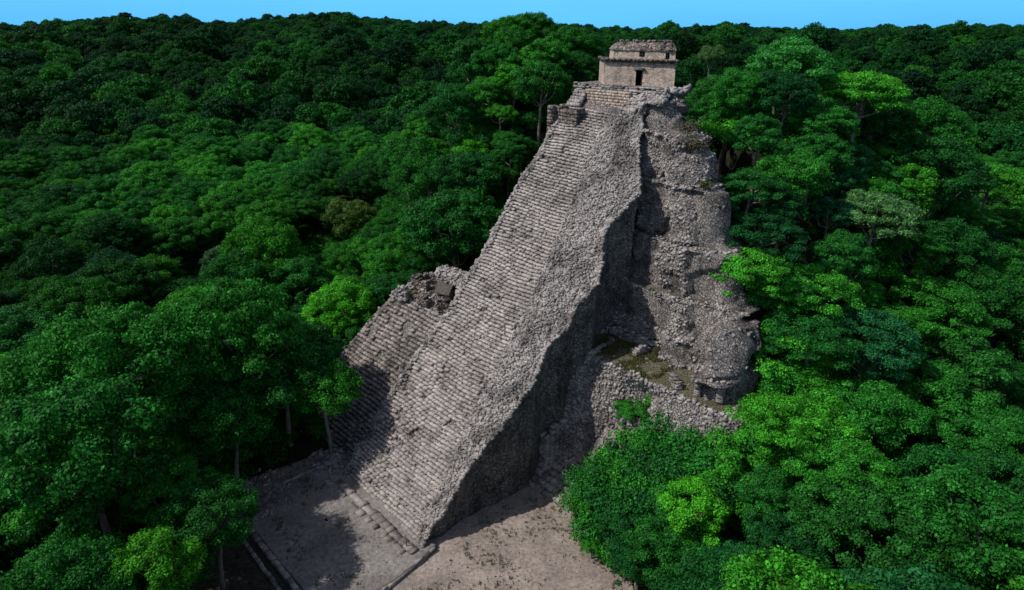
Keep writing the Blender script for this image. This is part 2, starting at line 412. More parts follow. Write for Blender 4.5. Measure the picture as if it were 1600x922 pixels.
# terraced body -----------------------------------------------------
PROF = [(-.2, 14.2), (.4, 14.2), (.4, 14.9), (.8, 14.9), (.8, 15.6), (1.25, 15.6), (1.25, 16.3), (1.7, 16.3), (1.7, 17.6), (6, 19.0), (9.5, 20.0), (13, 21.6), (13, 28.0),
        (15.2, 28.2), (15.2, 28.6), (19, 28.8), (19, 30.6), (24, 30.8), (24, 32.7), (29.5, 33.0), (29.5, 34.9), (34.2, 35.2), (34.2, 36.8), (37.2, 37.1), (37.2, 38.8)]
def densify(P, ds):
    P = np.array(P, float); out = [P[0]]
    for a, b in zip(P[:-1], P[1:]):
        n = max(1, int(math.ceil(np.linalg.norm(b - a) / ds)))
        for k in range(1, n + 1): out.append(a + (b - a) * k / n)
    return np.array(out)
def ur(z): return np.interp(z, [-1, 12.9, 13.05, 15.1, 15.25, 18.95, 19.05, 23.95, 24.05, 29.45, 29.55, 34.15, 34.25, 37.3], [19.3, 18.3, 16.9, 16.5, 15.4, 15.0, 12.2, 11.8, 8.3, 7.8, 4.2, 3.6, -.9, -1.7])
def uleft(z): return np.interp(z, [-1, 14, 19, 24, 29, 34, 37.5], [-21, -21, -19.4, -19.2, -18, -17.4, -16.8])
prof = densify(PROF, .2)
zc, vc = prof[:, 0], prof[:, 1]
NL, NA, NF, NR, NS = 26, 6, 150, 16, 60
def body_plan(z, vf):
    """outline at one height, left-back corner round to right-back; returns (n,2) and outward normals"""
    a, b = float(uleft(z)), float(ur(z)); r = 2.3 if z > 14 else 1.6; back = 62.0 - z * .25
    pts = []; nor = []
    for t in np.linspace(0, 1, NL, endpoint=False): pts.append((a, back + (vf + r - back) * t)); nor.append((-1, 0))
    for t in np.linspace(0, 1, NA, endpoint=False):
        g = math.pi + t * math.pi / 2; pts.append((a + r + r * math.cos(g), vf + r + r * math.sin(g))); nor.append((math.cos(g), math.sin(g)))
    for t in np.linspace(0, 1, NF, endpoint=False): pts.append((a + r + (b - a - 2 * r) * t, vf)); nor.append((0, -1))
    for t in np.linspace(0, 1, NR, endpoint=False):
        g = -math.pi / 2 + t * math.pi / 2; pts.append((b - r + r * math.cos(g), vf + r + r * math.sin(g))); nor.append((math.cos(g), math.sin(g)))
    for t in np.linspace(0, 1, NS): pts.append((b - min(.95 * (back - vf - r) * t, b + 9.5), vf + r + (back - vf - r) * t)); nor.append((.76, .65))
    return np.array(pts), np.array(nor)
def slope_v(z):   # mean slope through the terraces
    return np.interp(z, [0, 1.7, 13, 19, 24, 29.5, 34.2, 37.2], [14.5, 17.3, 22, 29.7, 31.4, 33.8, 36.2, 38.0])
def build_body():
    PL = []; NO = []
    for z, v in prof:
        p, n = body_plan(z, v); PL.append(p); NO.append(n)
    P = np.array(PL); NN = np.array(NO)
    Z = np.repeat(zc[:, None], P.shape[1], 1)
    U_, V_ = P[..., 0], P[..., 1]
    # erosion: where the facing has fallen the ledges soften into a rubble slope
    er = sstep(.08, .34, fbm(U_ + .5 * Z, V_, Z, s=6, o=3, seed=21) + .25 * np.exp(-((U_ - 2 - .30 * (30 - Z)) / 2.6) ** 2))
    er = er * sstep(14, 16, Z) + .35 * er * (1 - sstep(14, 16, Z)) * sstep(3, 6, Z)
    front = np.abs(NN[..., 1])
    dv = (slope_v(Z) - vc[:, None]) * er
    cb = 2.6 + .33 * (31 - Z)
    lay = sstep(.0, .07, 1.0 - np.abs((U_ - cb + 1.5 * fbm(U_ * 0 + 3, Z, s=3.5, o=3, seed=27)) / (1.7 + .8 * fbm(U_, Z, s=3, o=3, seed=28))) + .25 * fbm(U_, Z, s=1.0, o=2, seed=29)) * sstep(14.2, 15.5, Z)
    lay = lay * (1 - .8 * sstep(.22, .4, fbm(U_, Z, s=2.6, o=3, seed=30)))
    er = np.maximum(er * .22, lay * .6)
    nook = sstep(.2, .28, fbm(U_ * 1.0, Z * .55, s=2.3, o=2, seed=33)) * sstep(14, 16, Z) * (1 - lay)
    out = -dv * front + .75 * lay - .5 * nook
    out = out - .35 * er + (.08 + .3 * er) * fbm(U_, V_, Z, s=2.2, o=4, seed=22) + .28 * fbm(U_, V_, Z, s=6, o=2, seed=23)
    # shallow hollow with overhanging shadow on the lower front, left of centre
    rim = .0
    U2 = U_ + NN[..., 0] * out; V2 = V_ + NN[..., 1] * out
    # the platform front bulges to the right; a dark hollow in its flank
    hol = np.exp(-((U_ - 8.0) / 2.4) ** 2) * sstep(4, 7, Z) * sstep(13.1, 11, Z)
    V2 = V2 + 1.9 * hol * front
    V2 = V2 + np.where((Z < 13.3) & (Z > 1.8), 1, 0) * sstep(2.5, -1.5, U_) * (-1.0) * front * sstep(22.3, 21.5, vc)[:, None]
    # right part of the wide platform is filled by an extra storey
    fill = sstep(12.3, 13.4, U_ + .5 * fbm(Z, U_, s=2)) * front
    inled = sstep(21.7, 22.4, vc)[:, None] * (Z <= 19.1) 
    V2 = V2 - fill * inled * np.interp(vc, [21.6, 22.2, 28.0, 29.3, 30.2], [0, .4, 4.6, 3.3, 0])[:, None]
    Z2 = Z + (.08 + .2 * er) * fbm(U_, V_, Z, s=1.8, o=3, seed=24) * sstep(1.8, 3, Z)
    Z2 = Z2 - .8 * er * sstep(0, .5, np.clip(slope_v(Z) * 0 + 1, 0, 1)) * .3
    P3 = np.stack([U2, V2, Z2], -1)
    led = np.zeros(len(zc)); 
    led[1:-1] = (np.abs(zc[2:] - zc[:-2]) < .02)
    moss = np.repeat(led[:, None], P3.shape[1], 1) * .42
    moss *= (1 - .6 * er) * np.where(Z < 2, .4, 1) * np.where(Z > 36, .5, 1)
    moss += np.where((np.abs(Z - 13) < .05) & (vc[:, None] > 22), .12, 0)
    mb = MB(); V, F = grid(P3); mb.add(V, F[:, ::-1] if True else F, moss.ravel())
    mb.build('terraced_wall', M['wall'], pyr, smooth=True)
    # rubble: stones bedded in the surface, thick where the facing is gone
    i0, i1 = NL + NA + 36, P3.shape[1] - 30
    ri = rng.uniform(0, P3.shape[0] - 1.01, 60000); ci = rng.uniform(i0, i1, 60000)
    a, b = ri.astype(int), ci.astype(int); fa, fb = (ri - a)[:, None], (ci - b)[:, None]
    Q = (P3[a, b] * (1 - fa) + P3[a + 1, b] * fa) * (1 - fb) + (P3[a, b + 1] * (1 - fa) + P3[a + 1, b + 1] * fa) * fb
    e = er[a, b]; zz = Z[a, b]; l = led[a]
    rubw = .03 + 1.0 * e
    rubw = np.where((zz > 5) & (zz < 13.2) & (l < .5), .95, rubw)
    rubw = np.where(l > .5, rubw * .22, rubw); rubw = np.where(zz < 1.9, .03, rubw)
    cosf = np.clip(np.abs(NN[a, b, 1]) + .5, 0, 1)
    kp = (rng.random(len(Q)) < rubw * cosf * .72) & (Q[:, 0] > -3)
    Q = Q[kp]; n = len(Q)
    mb = MB(); stones(mb, Q + rng.normal(0, .03, Q.shape), .12 + .27 * rng.random(n) ** 2.6, tilt=1.2, jit=.2)
    # broken lip stones along every ledge
    for zt, vt in ((13, 21.7), (15.2, 28.3), (19, 28.9), (24, 30.9), (29.5, 33.1), (34.2, 35.3), (37.2, 37.2)):
        row = int(np.argmin(np.abs(zc - zt) * 10 + np.abs(vc - vt)))
        c = rng.uniform(i0, i1, 260); b = c.astype(int); f = (c - b)[:, None]
        Q = P3[row, b] * (1 - f) + P3[row, b + 1] * f; Q = Q[Q[:, 0] > -5]
        stones(mb, Q + rng.normal(0, .12, Q.shape), .16 + .26 * rng.random(len(Q)) ** 2, tilt=.9)
    mb.build('fallen_facing', M['rubble'], pyr)
    return P3
BODY = build_body()

def ashlar(mb, p0, p1, z0, z1, th=.5, lo=.3, hi=.7, course=.3, jit=.07, miss=0.05, ragged=.3):
    """a dry stone wall of separate blocks from p0 to p1 (local u, v)"""
    p0 = np.array(p0, float); p1 = np.array(p1, float); Lw = np.linalg.norm(p1 - p0); d = (p1 - p0) / Lw
    rz = math.atan2(d[1], d[0]); z = z0
    while z < z1 - .05:
        h = min(course * random.uniform(.85, 1.15), z1 - z + .05); s = 0
        while s < Lw:
            l = random.uniform(lo, hi); l = min(l, Lw - s + .05)
            top = z + h > z1 - ragged
            if random.random() > (miss + (.35 if top else 0)) and l > .08:
                c = p0 + d * (s + l / 2)
                T = BV * np.array([l * 1.04, th * random.uniform(.92, 1.06), h * 1.03]) ; T = T + rng.normal(0, jit * .4, T.shape)
                a = rz + random.gauss(0, .04); ca, sa = math.cos(a), math.sin(a)
                T = np.stack([T[:, 0] * ca - T[:, 1] * sa + c[0], T[:, 0] * sa + T[:, 1] * ca + c[1], T[:, 2] + z + h / 2], -1)
                mb.add(T, SF)
            s += l
        z += h
def low_wall(pts, z0, z1, th=.6, mat='rubble', name='ruined_wall', parent=pyr):
    mb = MB()
    for a, b in zip(pts[:-1], pts[1:]): ashlar(mb, a, b, z0 - .2, z1, th=th, lo=.25, hi=.5, course=.22, jit=.11)
    return mb.build(name, M[mat], parent)
# foundations of small rooms standing on the right platform
low_wall([(1.6, 21.2), (1.0, 26.0)], 12.95, 13.45)
low_wall([(.9, 27.4), (3.4, 27.9)], 12.95, 13.75, .8)
low_wall([(5.0, 28.1), (4.6, 25.4)], 12.95, 13.9, .7)
low_wall([(3.9, 25.6), (4.9, 25.3)], 12.95, 13.6)
low_wall([(-1.0, 27.5), (6.2, 27.9)], 12.95, 14.2, .5)
low_wall([(12.6, 25.0), (13.4, 22.9)], 13.0, 14.5, .6)
low_wall([(14.9, 24.8), (15.6, 23.0)], 13.0, 14.7, .6)
low_wall([(10.2, 23.6), (11.6, 22.6)], 13.0, 13.9, .7)

# alcove with narrow steps low on the right side
def low_right():
    mb = MB()
    for k in range(5):       # broad steps at the very bottom
        ashlar(mb, (-2.2, 14.1 + k * .62), (13.5, 14.1 + k * .62), .06 + k * .42 - .1, .06 + k * .42 + .40, th=.72, lo=.4, hi=.9, course=.42, miss=.01, ragged=0)
    for k in range(7):       # a narrower flight behind them
        ashlar(mb, (1.0 + k * .05, 17.2 + k * .38), (4.6, 17.2 + k * .38), 1.9 + k * .36, 2.4 + k * .36, th=.55, course=.36, miss=.02, ragged=0)
    mb.build('broad_steps', M['step_old'], pyr)
    mb = MB()
    # buttress of masonry left of the alcove, heap of rubble to its right
    ashlar(mb, (-1.0, 16.6), (.8, 16.6), 1.6, 5.2, th=1.2, miss=.02)
    ashlar(mb, (.8, 16.6), (1.0, 20), 1.6, 6.4, th=.7, miss=.02)
    n = 2600; u = rng.uniform(4.4, 13.5, n); v = rng.uniform(16.0, 21, n); z = np.clip((v - 15.6) * 1.5, 0, 7.5) * sstep(4.2, 6, u) + rng.normal(0, .12, n) + 1.3
    stones(mb, np.stack([u, v, z], -1), .16 + .3 * rng.random(n) ** 2, tilt=1.2, jit=.2)
    mb.build('rubble_heap', M['rubble'], pyr)
low_right()

# secondary flight on the left --------------------------------------
def left_block():
    ul2 = lambda v: np.interp(v, [1, 9, 15, 18, 26], [-29.5, -28.2, -26.2, -26.0, -27.6]) + .3 * fbm(v, np.asarray(v) * 0, s=1.5, seed=31)
    zt = lambda u, v: np.clip((v - 2.2) * .98, 0, 14.2) + .15 * fbm(u, v, s=2.5, seed=32)
    vv = np.arange(1.8, 25.6, .3); ww = np.linspace(0, 1, 50)
    Vv, W = np.meshgrid(vv, ww, indexing='ij'); U_ = ul2(Vv) + (-13.8 - ul2(Vv)) * W
    rise_ = sstep(22.5, 24.8, Vv) * .5
    Z = zt(U_, Vv) - .2 + rise_
    mb = MB(); P = np.stack([U_, Vv, Z], -1); V, F = grid(P)
    mo = np.where(Vv > 16.6, .36, .12) * (1 - .6 * sstep(20.5, 22, Vv))
    mb.add(V, F[:, ::-1], mo.ravel())
    for col_, fl in ((0, 1), ):
        top = P[:, 0]; hh = np.linspace(0, 1, 24)
        T = top[None] * np.array([1, 1, 0]) + np.zeros((24, 1, 1)); T[..., 2] = -1.2 + (top[:, 2][None] + 1.2) * hh[:, None]
        T[..., 0] += .25 * fbm(T[..., 1], T[..., 2], s=1.6, seed=33) * (1 - hh[:, None] ** 4)
        V, F = grid(T); mb.add(V, F[:, ::-1])
    top = P[-1]; hh = np.linspace(0, 1, 20)
    T = top[None] * np.array([1, 1, 0]) + np.zeros((20, 1, 1)); T[..., 2] = -1 + (top[:, 2][None] + 1) * hh[:, None]
    V, F = grid(T); mb.add(V, F)
    mb.build('side_stair_bed', M['wall'], pyr, smooth=True)
    mb = MB(); rise = .36
    for k in range(int(14.0 / rise)):
        v0 = 2.2 + k * rise / .98; z0 = k * rise; a = float(ul2(v0)); b = -14.2
        lens = rng.uniform(.35, .85, 50); x = a + np.concatenate([[0], np.cumsum(lens)]); x = x[x < b]; l = np.diff(np.append(x, b)); c = x + l / 2
        kp = rng.random(len(c)) > .03; kp &= ~(fbm(c, np.full(len(c), v0), s=1.8, seed=34) > .45); c, l = c[kp], l[kp]; n = len(c)
        stones(mb, np.stack([c, v0 + .2 + .12 * fbm(c, np.full(n, v0), s=2, seed=35), z0 + .12 + .15 * fbm(c, np.full(n, v0), s=2.5, seed=32) + rng.normal(0, .02, n)], -1),
               np.stack([l, rng.uniform(.4, .52, n), rng.uniform(.26, .34, n)], -1), tilt=.08, jit=.07, spin=False, tpl=BV)
    mb.build('side_staircase', M['step_old'], pyr)
    mb = MB()
    n = 420; u = rng.uniform(-27.5, -15, n); v = rng.uniform(21.5, 25.5, n); kp = u > ul2(v); u, v = u[kp], v[kp]; n = len(u)
    stones(mb, np.stack([u, v, zt(u, v) + sstep(22.5, 24.8, v) * .5 - .1], -1), rng.uniform(.2, .45, n), tilt=1)
    n = 260; v = rng.uniform(2, 25, n); u = ul2(v) + rng.normal(.15, .2, n)
    stones(mb, np.stack([u, v, zt(u, v) + sstep(22.5, 24.8, v) * .5 - .05], -1), rng.uniform(.3, .55, n), tilt=.9)
    n = 300; u = rng.uniform(-26, -15, n); v = rng.uniform(15.5, 20.5, n)
    stones(mb, np.stack([u, v, zt(u, v) - .1], -1), rng.uniform(.15, .32, n), tilt=.9)
    mb.build('platform_rubble', M['rubble'], pyr)
    # stubs of chambers with dark openings on the platform
    def stub(c, s, rz, z=14.1, roof=True, name='chamber_ruin', wallm='temple_dark'):
        mb = MB(); cu, cv = c; w, d, h = s; ca, sa = math.cos(rz), math.sin(rz)
        Pp = lambda a, b: (cu + a * ca - b * sa, cv + a * sa + b * ca)
        for p, q in (((-w / 2, d / 2), (w / 2, d / 2)), ((-w / 2, -d / 2), (-w / 2, d / 2)), ((w / 2, -d / 2), (w / 2, d / 2)), ((-w / 2, -d / 2), (-w * .18, -d / 2)), ((w * .18, -d / 2), (w / 2, -d / 2))):
            ashlar(mb, Pp(*p), Pp(*q), z, z + h, th=.42, lo=.25, hi=.55, miss=0, ragged=.15)
        o = mb.build(name, M[wallm], pyr)
        if roof:
            rb = MB()
            A_ = [(*Pp(-w / 2 - .3, -d / 2 - .45), z + h - .15), (*Pp(w / 2 + .3, -d / 2 - .45), z + h - .15), (*Pp(w / 2 + .3, 0), z + h + .8), (*Pp(-w / 2 - .3, 0), z + h + .8), (*Pp(w / 2 + .3, d / 2 + .3), z + h - .15), (*Pp(-w / 2 - .3, d / 2 + .3), z + h - .15)]
            for q in ((0, 1, 2, 3), (3, 2, 4, 5)):
                a, b, c2, d2 = [np.array(A_[i]) for i in q]
                s_ = np.linspace(0, 1, 14)[:, None, None]; t_ = np.linspace(0, 1, 20)[None, :, None]
                G = (a * (1 - t_) + b * t_) * (1 - s_) + (d2 * (1 - t_) + c2 * t_) * s_
                G = G + rng.normal(0, .03, G.shape)
                G2 = np.concatenate([G, G[::-1] - np.array([0, 0, .1])]); V, F = grid(G2); rb.add(V, F)
            rb.build('thatched_roof', M['thatch'], o)
        return o
    stub((-19.6, 19.2), (1.5, 1.3, .95), .35)
    low_wall([(-26.0, 18.8), (-25.0, 20.6)], 14.0, 15.3, .7, 'temple_dark', 'wall_stub')
    low_wall([(-25.4, 18.3), (-22.8, 18.9)], 14.0, 15.5, .8, 'temple_dark', 'wall_stub')
    low_wall([(-20.6, 15.9), (-19.2, 16.2)], 14.0, 15.0, 1.0, 'temple_dark', 'wall_stub')
    low_wall([(-17.6, 16.4), (-16.4, 17.1)], 13.9, 15.3, 1.0, 'temple_dark', 'wall_stub')
    low_wall([(-24.4, 15.2), (-22.8, 15.6)], 13.8, 14.8, .8, 'rubble', 'wall_stub')
left_block()

# summit platform and temple ---------------------------------------
def summit():
    mb = MB()
    pu0, pu1, pv0, pv1 = -16.3, -2.8, 38.1, 49.0; pb = -11.5
    G = []
    for k, (z, inset) in enumerate([(36.6, 0), (37.9, .08), (38.05, -.1), (38.45, -.08), (38.5, .35)]):
        ring = []
        for a, b, n in (((pu0 + inset, pv0 + inset), (pu1 - inset, pv0 + inset), 60), ((pu1 - inset, pv0 + inset), (pb - inset, pv1), 30), ((pb - inset, pv1), (pu0 + inset, pv1), 30), ((pu0 + inset, pv1), (pu0 + inset, pv0 + inset), 30)):
            for t in np.linspace(0, 1, n, endpoint=False): ring.append((a[0] + (b[0] - a[0]) * t, a[1] + (b[1] - a[1]) * t, z))
        ring.append(ring[0]); ring = np.array(ring)
        ring[:, 0] += .12 * fbm(ring[:, 0], ring[:, 1], ring[:, 2], s=1.2, seed=41); ring[:, 1] += .15 * fbm(ring[:, 0], ring[:, 1], ring[:, 2], s=1.2, seed=42)
        G.append(ring)
    c = np.array([(pu0 + pu1) / 2, (pv0 + pv1) / 2, 38.5])
    for f in (.8, .5, .02):
        r_ = c + (G[4] - c) * f; r_[:, 2] = 38.5; G.append(r_)
    V, F = grid(np.array(G)); mo = np.zeros(len(V)); mo[len(G[0]) * 4:] = .2
    mb.add(V, F, mo); mb.build('summit_platform', M['wall'], pyr, smooth=False)
    mb = MB()
    ashlar(mb, (pu0, pv0 - .05), (pu1, pv0 - .05), 37.95, 38.5, th=.5, lo=.3, hi=.8, course=.26, ragged=.1)
    ashlar(mb, (pu1, pv0), (pu1 - 5.5, 45), 37.3, 38.5, th=.5, lo=.3, hi=.8, course=.26, ragged=.2)
    n = 300; u = rng.uniform(-6, -2.6, n); v = rng.uniform(37.2, 38.4, n)
    stones(mb, np.stack([u, v, 37 + (v - 37.2) * 1.0 + rng.normal(0, .1, n)], -1), rng.uniform(.2, .45, n), tilt=1)
    Q = np.array([(-3.1 + .30 * i + rng.normal(0, .15), 39.2 + .35 * i + rng.normal(0, .2), 38.2 + .06 * i + rng.normal(0, .12)) for i in range(5) for j in range(5)])
    stones(mb, Q, rng.uniform(.4, .85, len(Q)), flat=.45, tilt=.7, tpl=BV, jit=.2)
    mb.build('summit_edge', M['rubble'], pyr)
    # retaining wall above the stairhead with smooth light blocks
    mb = MB(); ashlar(mb, (-13.6, 37.5), (-7.2, 37.4), 36.0, 38.0, th=.6, lo=.4, hi=.9, course=.34, miss=0, ragged=0, jit=.03)
    mb.build('stairhead_wall', M['temple'], pyr)
    mb = MB()
    for k in range(5): ashlar(mb, (-15.7, 36.2 + k * .34), (-13.7, 36.2 + k * .34), 35.9 + k * .36, 36.4 + k * .36, th=.4, course=.4, miss=0, ragged=0)
    mb.build('stairhead_steps', M['step'], pyr); mb = MB()
    for k in range(5): ashlar(mb, (-7.1, 36.4 + k * .34), (-5.0, 36.4 + k * .34), 35.9 + k * .36, 36.4 + k * .36, th=.4, course=.4, miss=.1, ragged=0)
    mb.build('stairhead_steps', M['step'], pyr)
    mb = MB(); ashlar(mb, (-15.9, 35.2), (-12.3, 34.8), 34.0, 35.9, th=1.5, lo=.5, hi=.9, course=.4, miss=0, ragged=0, jit=.06)
    ashlar(mb, (-16.5, 33.8), (-16.2, 37.8), 31.5, 36.0, th=.9, lo=.5, hi=.9, course=.4, miss=0, ragged=.4, jit=.08)
    mb.build('stairhead_block', M['temple_dark'], pyr)
summit()

def temple():
    z0 = 38.5; a0, a1 = -12.2, -3.3; b0, b1 = 38.95, 43.6
    def wall_grid(mb, p, q, za, zb, nrm, lean=0.0, hole=None, n=40, m=14, amp=.045, seed=0):
        """masonry sheet; the hole (s0,s1,z0,z1) is left open"""
        p = np.array(p, float); q = np.array(q, float); Lw = np.linalg.norm(q - p)
        S = np.linspace(0, Lw, n + 1); Zs = np.linspace(za, zb, m + 1)
        if hole:
            S = np.unique(np.round(np.concatenate([S, hole[:2]]), 4)); Zs = np.unique(np.round(np.concatenate([Zs, hole[2:]]), 4))
        SS, ZZ = np.meshgrid(S, Zs); d = (q - p) / Lw
        off = amp * fbm(SS + p[0], ZZ, s=.6, o=2, seed=seed) - lean * (ZZ - za) / (zb - za)
        P = np.stack([p[0] + d[0] * SS + nrm[0] * off, p[1] + d[1] * SS + nrm[1] * off, ZZ], -1)
        V, F = grid(P)
        if hole:
            cs = (SS[:-1, :-1] + SS[1:, 1:]) / 2; cz = (ZZ[:-1, :-1] + ZZ[1:, 1:]) / 2
            k = ~((cs > hole[0]) & (cs < hole[1]) & (cz > hole[2]) & (cz < hole[3])); F = F[k.ravel()]
        mb.add(V, F)
    t = MB(); h1 = 2.62
    dw, dc = .78, 4.15
    wall_grid(t, (a0, b0), (a1, b0 + .25), z0, z0 + h1, (0, -1), .06, (dc, dc + dw, z0, z0 + 1.72))
    wall_grid(t, (a1, b0 + .25), (a1 - .1, b1), z0, z0 + h1, (1, 0), .06)
    wall_grid(t, (a1 - .1, b1), (a0, b1), z0, z0 + h1, (0, 1), .06)
    wall_grid(t, (a0, b1), (a0, b0), z0, z0 + h1, (-1, 0), .06)
    tm = t.build('temple', M['temple'], pyr, smooth=False)
    g_ = R(13); cx, cy = -7.75, 39.1; tx, ty = -7.75, 39.5
    tm.rotation_euler = (0, 0, g_); tm.location = (tx - (cx * math.cos(g_) - cy * math.sin(g_)), ty - (cx * math.sin(g_) + cy * math.cos(g_)), 0)
    # doorway: jambs, dark room and lintel
    d = MB(); du = a0 + dc; zf = z0
    dv = b0 + .11
    for s, w_ in ((du, 1), (du + dw, -1)):
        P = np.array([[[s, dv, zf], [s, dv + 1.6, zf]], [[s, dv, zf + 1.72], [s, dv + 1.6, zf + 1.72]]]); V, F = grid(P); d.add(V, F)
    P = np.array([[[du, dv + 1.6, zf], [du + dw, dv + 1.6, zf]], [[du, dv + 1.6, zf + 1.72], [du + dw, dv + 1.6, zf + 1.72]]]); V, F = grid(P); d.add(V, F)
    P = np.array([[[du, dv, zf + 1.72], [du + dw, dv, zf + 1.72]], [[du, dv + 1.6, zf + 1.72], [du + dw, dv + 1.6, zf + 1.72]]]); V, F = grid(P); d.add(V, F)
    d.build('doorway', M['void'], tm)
    l = MB(); box(l, (du + dw / 2, dv - .02, zf + 1.86), (1.3, .3, .24), .03, .02); l.build('lintel', M['temple_dark'], tm)
    # cornice: two slightly tilted courses that jut out
    c = MB()
    for (zz, o, hh) in ((z0 + h1 - .05, .14, .17), (z0 + h1 + .13, .30, .22)):
        ashlar(c, (a0 - o, b0 - o + .15), (a1 + o, b0 + .4 - o), zz, zz + hh, th=.5, lo=.45, hi=.9, course=hh, miss=.02, ragged=0, jit=.05)
        ashlar(c, (a1 + o - .2, b0 + .2), (a1 + o - .3, b1), zz, zz + hh, th=.5, lo=.45, hi=.9, course=hh, miss=.02, ragged=0, jit=.05)
        ashlar(c, (a0 - o + .2, b0), (a0 - o + .2, b1), zz, zz + hh, th=.5, lo=.45, hi=.9, course=hh, miss=.0, ragged=0, jit=.05)
    P = np.array([[[a0 - .1, b0, z0 + h1 + .25], [a1 + .1, b0 + .3, z0 + h1 + .25]], [[a0 - .1, b1, z0 + h1 + .25], [a1 + .1, b1, z0 + h1 + .25]]]); V, F = grid(P); c.add(V, F[:, ::-1])
    c.build('cornice', M['temple_dark'], tm)
    # upper zone, set back, with its two niches
    f0, f1, g0, g1 = a0 + 1.25, a1 + .02, b0 + .55, b1 - .4; zb = z0 + h1 + .25; zt = zb + .95
    f = MB()
    n1 = (3.25, 3.95, zb + .30, zb + .88); 
    wall_grid(f, (f0, g0), (f0 + 5.0, g0 + .13), zb, zt, (0, -1), .1, n1, n=26, m=8, seed=3)
    wall_grid(f, (f0 + 5.0, g0 + .13), (f1, g0 + .22), zb, zt, (0, -1), .1, (1.45, 1.95, zb + .12, zb + .82), n=16, m=8, seed=4)
    wall_grid(f, (f1, g0 + .22), (f1, g1), zb, zt, (1, 0), .1); wall_grid(f, (f1, g1), (f0, g1), zb, zt, (0, 1), .1); wall_grid(f, (f0, g1), (f0, g0), zb, zt, (-1, 0), .1)
    f.build('upper_wall', M['temple'], tm)
    for (s0, s1, za, zb2, mm) in ((f0 + 3.25, f0 + 3.95, zb + .30, zb + .88, 'temple_dark'), (f0 + 6.45, f0 + 6.95, zb + .12, zb + .82, 'core')):
        q = MB(); box(q, ((s0 + s1) / 2, g0 + .62, (za + zb2) / 2), (s1 - s0 + .1, .5, zb2 - za + .06), .02, .01); q.build('niche', M[mm], tm)
    # sloping weathered roof with rounded ends
    r = MB(); rows = []
    for (h, ins) in ((0, -.06), (.12, -.1), (.16, .04), (.5, .28), (.74, .62), (.86, 1.05), (.9, 1.7), (.92, 2.3)):
        ring = []
        for A_, B_, n in (((f0 + ins * 1.1, g0 + ins * .8), (f1 - ins * .3, g0 + .2 + ins * .8), 60), ((f1 - ins * .3, g0 + .2 + ins * .8), (f1 - ins * .3, g1 - ins * .8), 24), ((f1 - ins * .3, g1 - ins * .8), (f0 + ins * 1.1, g1 - ins * .8), 60), ((f0 + ins * 1.1, g1 - ins * .8), (f0 + ins * 1.1, g0 + ins * .8), 24)):
            for tt in np.linspace(0, 1, n, endpoint=False): ring.append((A_[0] + (B_[0] - A_[0]) * tt, A_[1] + (B_[1] - A_[1]) * tt, zt + h))
        ring.append(ring[0]); ring = np.array(ring); nz = fbm(ring[:, 0], ring[:, 1], ring[:, 2], s=.9, o=3, seed=51)
        ring[:, 2] += .10 * nz * (1 if h > .1 else .2); ring[:, 1] -= .1 * nz; rows.append(ring)
    V, F = grid(np.array(rows)); r.add(V, F)
    n = 70; u = rng.uniform(f0 + .3, f1 - .3, n); v = g0 + rng.uniform(.05, 1.6, n)
    stones(r, np.stack([u, v, zt + .15 + .9 * sstep(0, .9, (v - g0)) * 1.0], -1), rng.uniform(.12, .28, n), tilt=.8)
    r.build('roof', M['temple_dark'], tm)
    for ob in [tm] + [c_ for c_ in COL.objects if c_.parent == tm]:      # the building is a little out of square
        n_ = len(ob.data.vertices); co_ = np.empty(n_ * 3, np.float32); ob.data.vertices.foreach_get('co', co_); co_ = co_.reshape(-1, 3)
        co_[:, 0] -= .62 * (co_[:, 1] - b0); ob.data.vertices.foreach_set('co', co_.ravel()); ob.data.update()
temple()

# stones along the edges of the terrace, kerbs, loose stones ---------
def kerb(name, p0, p1, z0, z1, label, th=.45, mat='step_old', hi=1.1):
    mb = MB(); ashlar(mb, p0, p1, z0, z1, th=th, lo=.5, hi=hi, course=.5 if z1 - z0 < .3 else .28, miss=0, ragged=.0, jit=.05)
    box(mb, ((p0[0] + p1[0]) / 2, (p0[1] + p1[1]) / 2, (z0 + z1) / 2 - .06), (math.dist(p0, p1) - .1, th * .8, z1 - z0 - .06), math.atan2(p1[1] - p0[1], p1[0] - p0[0]))
    o = mb.build(name, M[mat], None); o.location = (AX, AY, 0); o.rotation_euler = (0, 0, PROT)
    return tag(o, label, 'kerb')
kerb('stone_kerb', (1.75, -5.6), (.9, 1.0), -.05, .5, 'thin stone kerb running out from the foot of the great stair towards the viewer', .3)
kerb('retaining_kerb', (-18.6, -10.35), (-2.6, -10.45), -.1, .5, 'long low stone edging along the dark left side of the earth terrace', .5)
kerb('retaining_kerb', (-18.2, -11.3), (-2.2, -11.5), -.1, .16, 'lower outer row of edging stones beyond the dark left side of the terrace', .4)
kerb('stone_border', (-17.4, -5.2), (-17.0, .9), .38, .72, 'short crooked row of stones between the tree trunk and the stair foot', .5)
kerb('stone_ledge', (-14.8, -.7), (.1, -.7), .33, .6, 'worn pale ledge along the bottom of the great stair', .9)
kerb('stone_ledge', (-15.4, -1.5), (-.6, -1.5), .24, .5, 'flat outer ledge in front of the bottom step', .7)
def scatter(name, n, u, v, z, s, label, mat='rubble'):
    mb = MB(); stones(mb, np.stack([u, v, np.full(n, z) + rng.normal(0, .03, n)], -1), s, tilt=.9, jit=.2)
    o = mb.build(name, M[mat], None); o.location = (AX, AY, 0); o.rotation_euler = (0, 0, PROT); return tag(o, label, kind='stuff')
n = 900; scatter('rubble', n, rng.normal(-17.6, 1.4, n), rng.normal(-8.0, 1.2, n), .44, rng.uniform(.12, .36, n), 'spread of fallen stones on the left corner of the terrace')
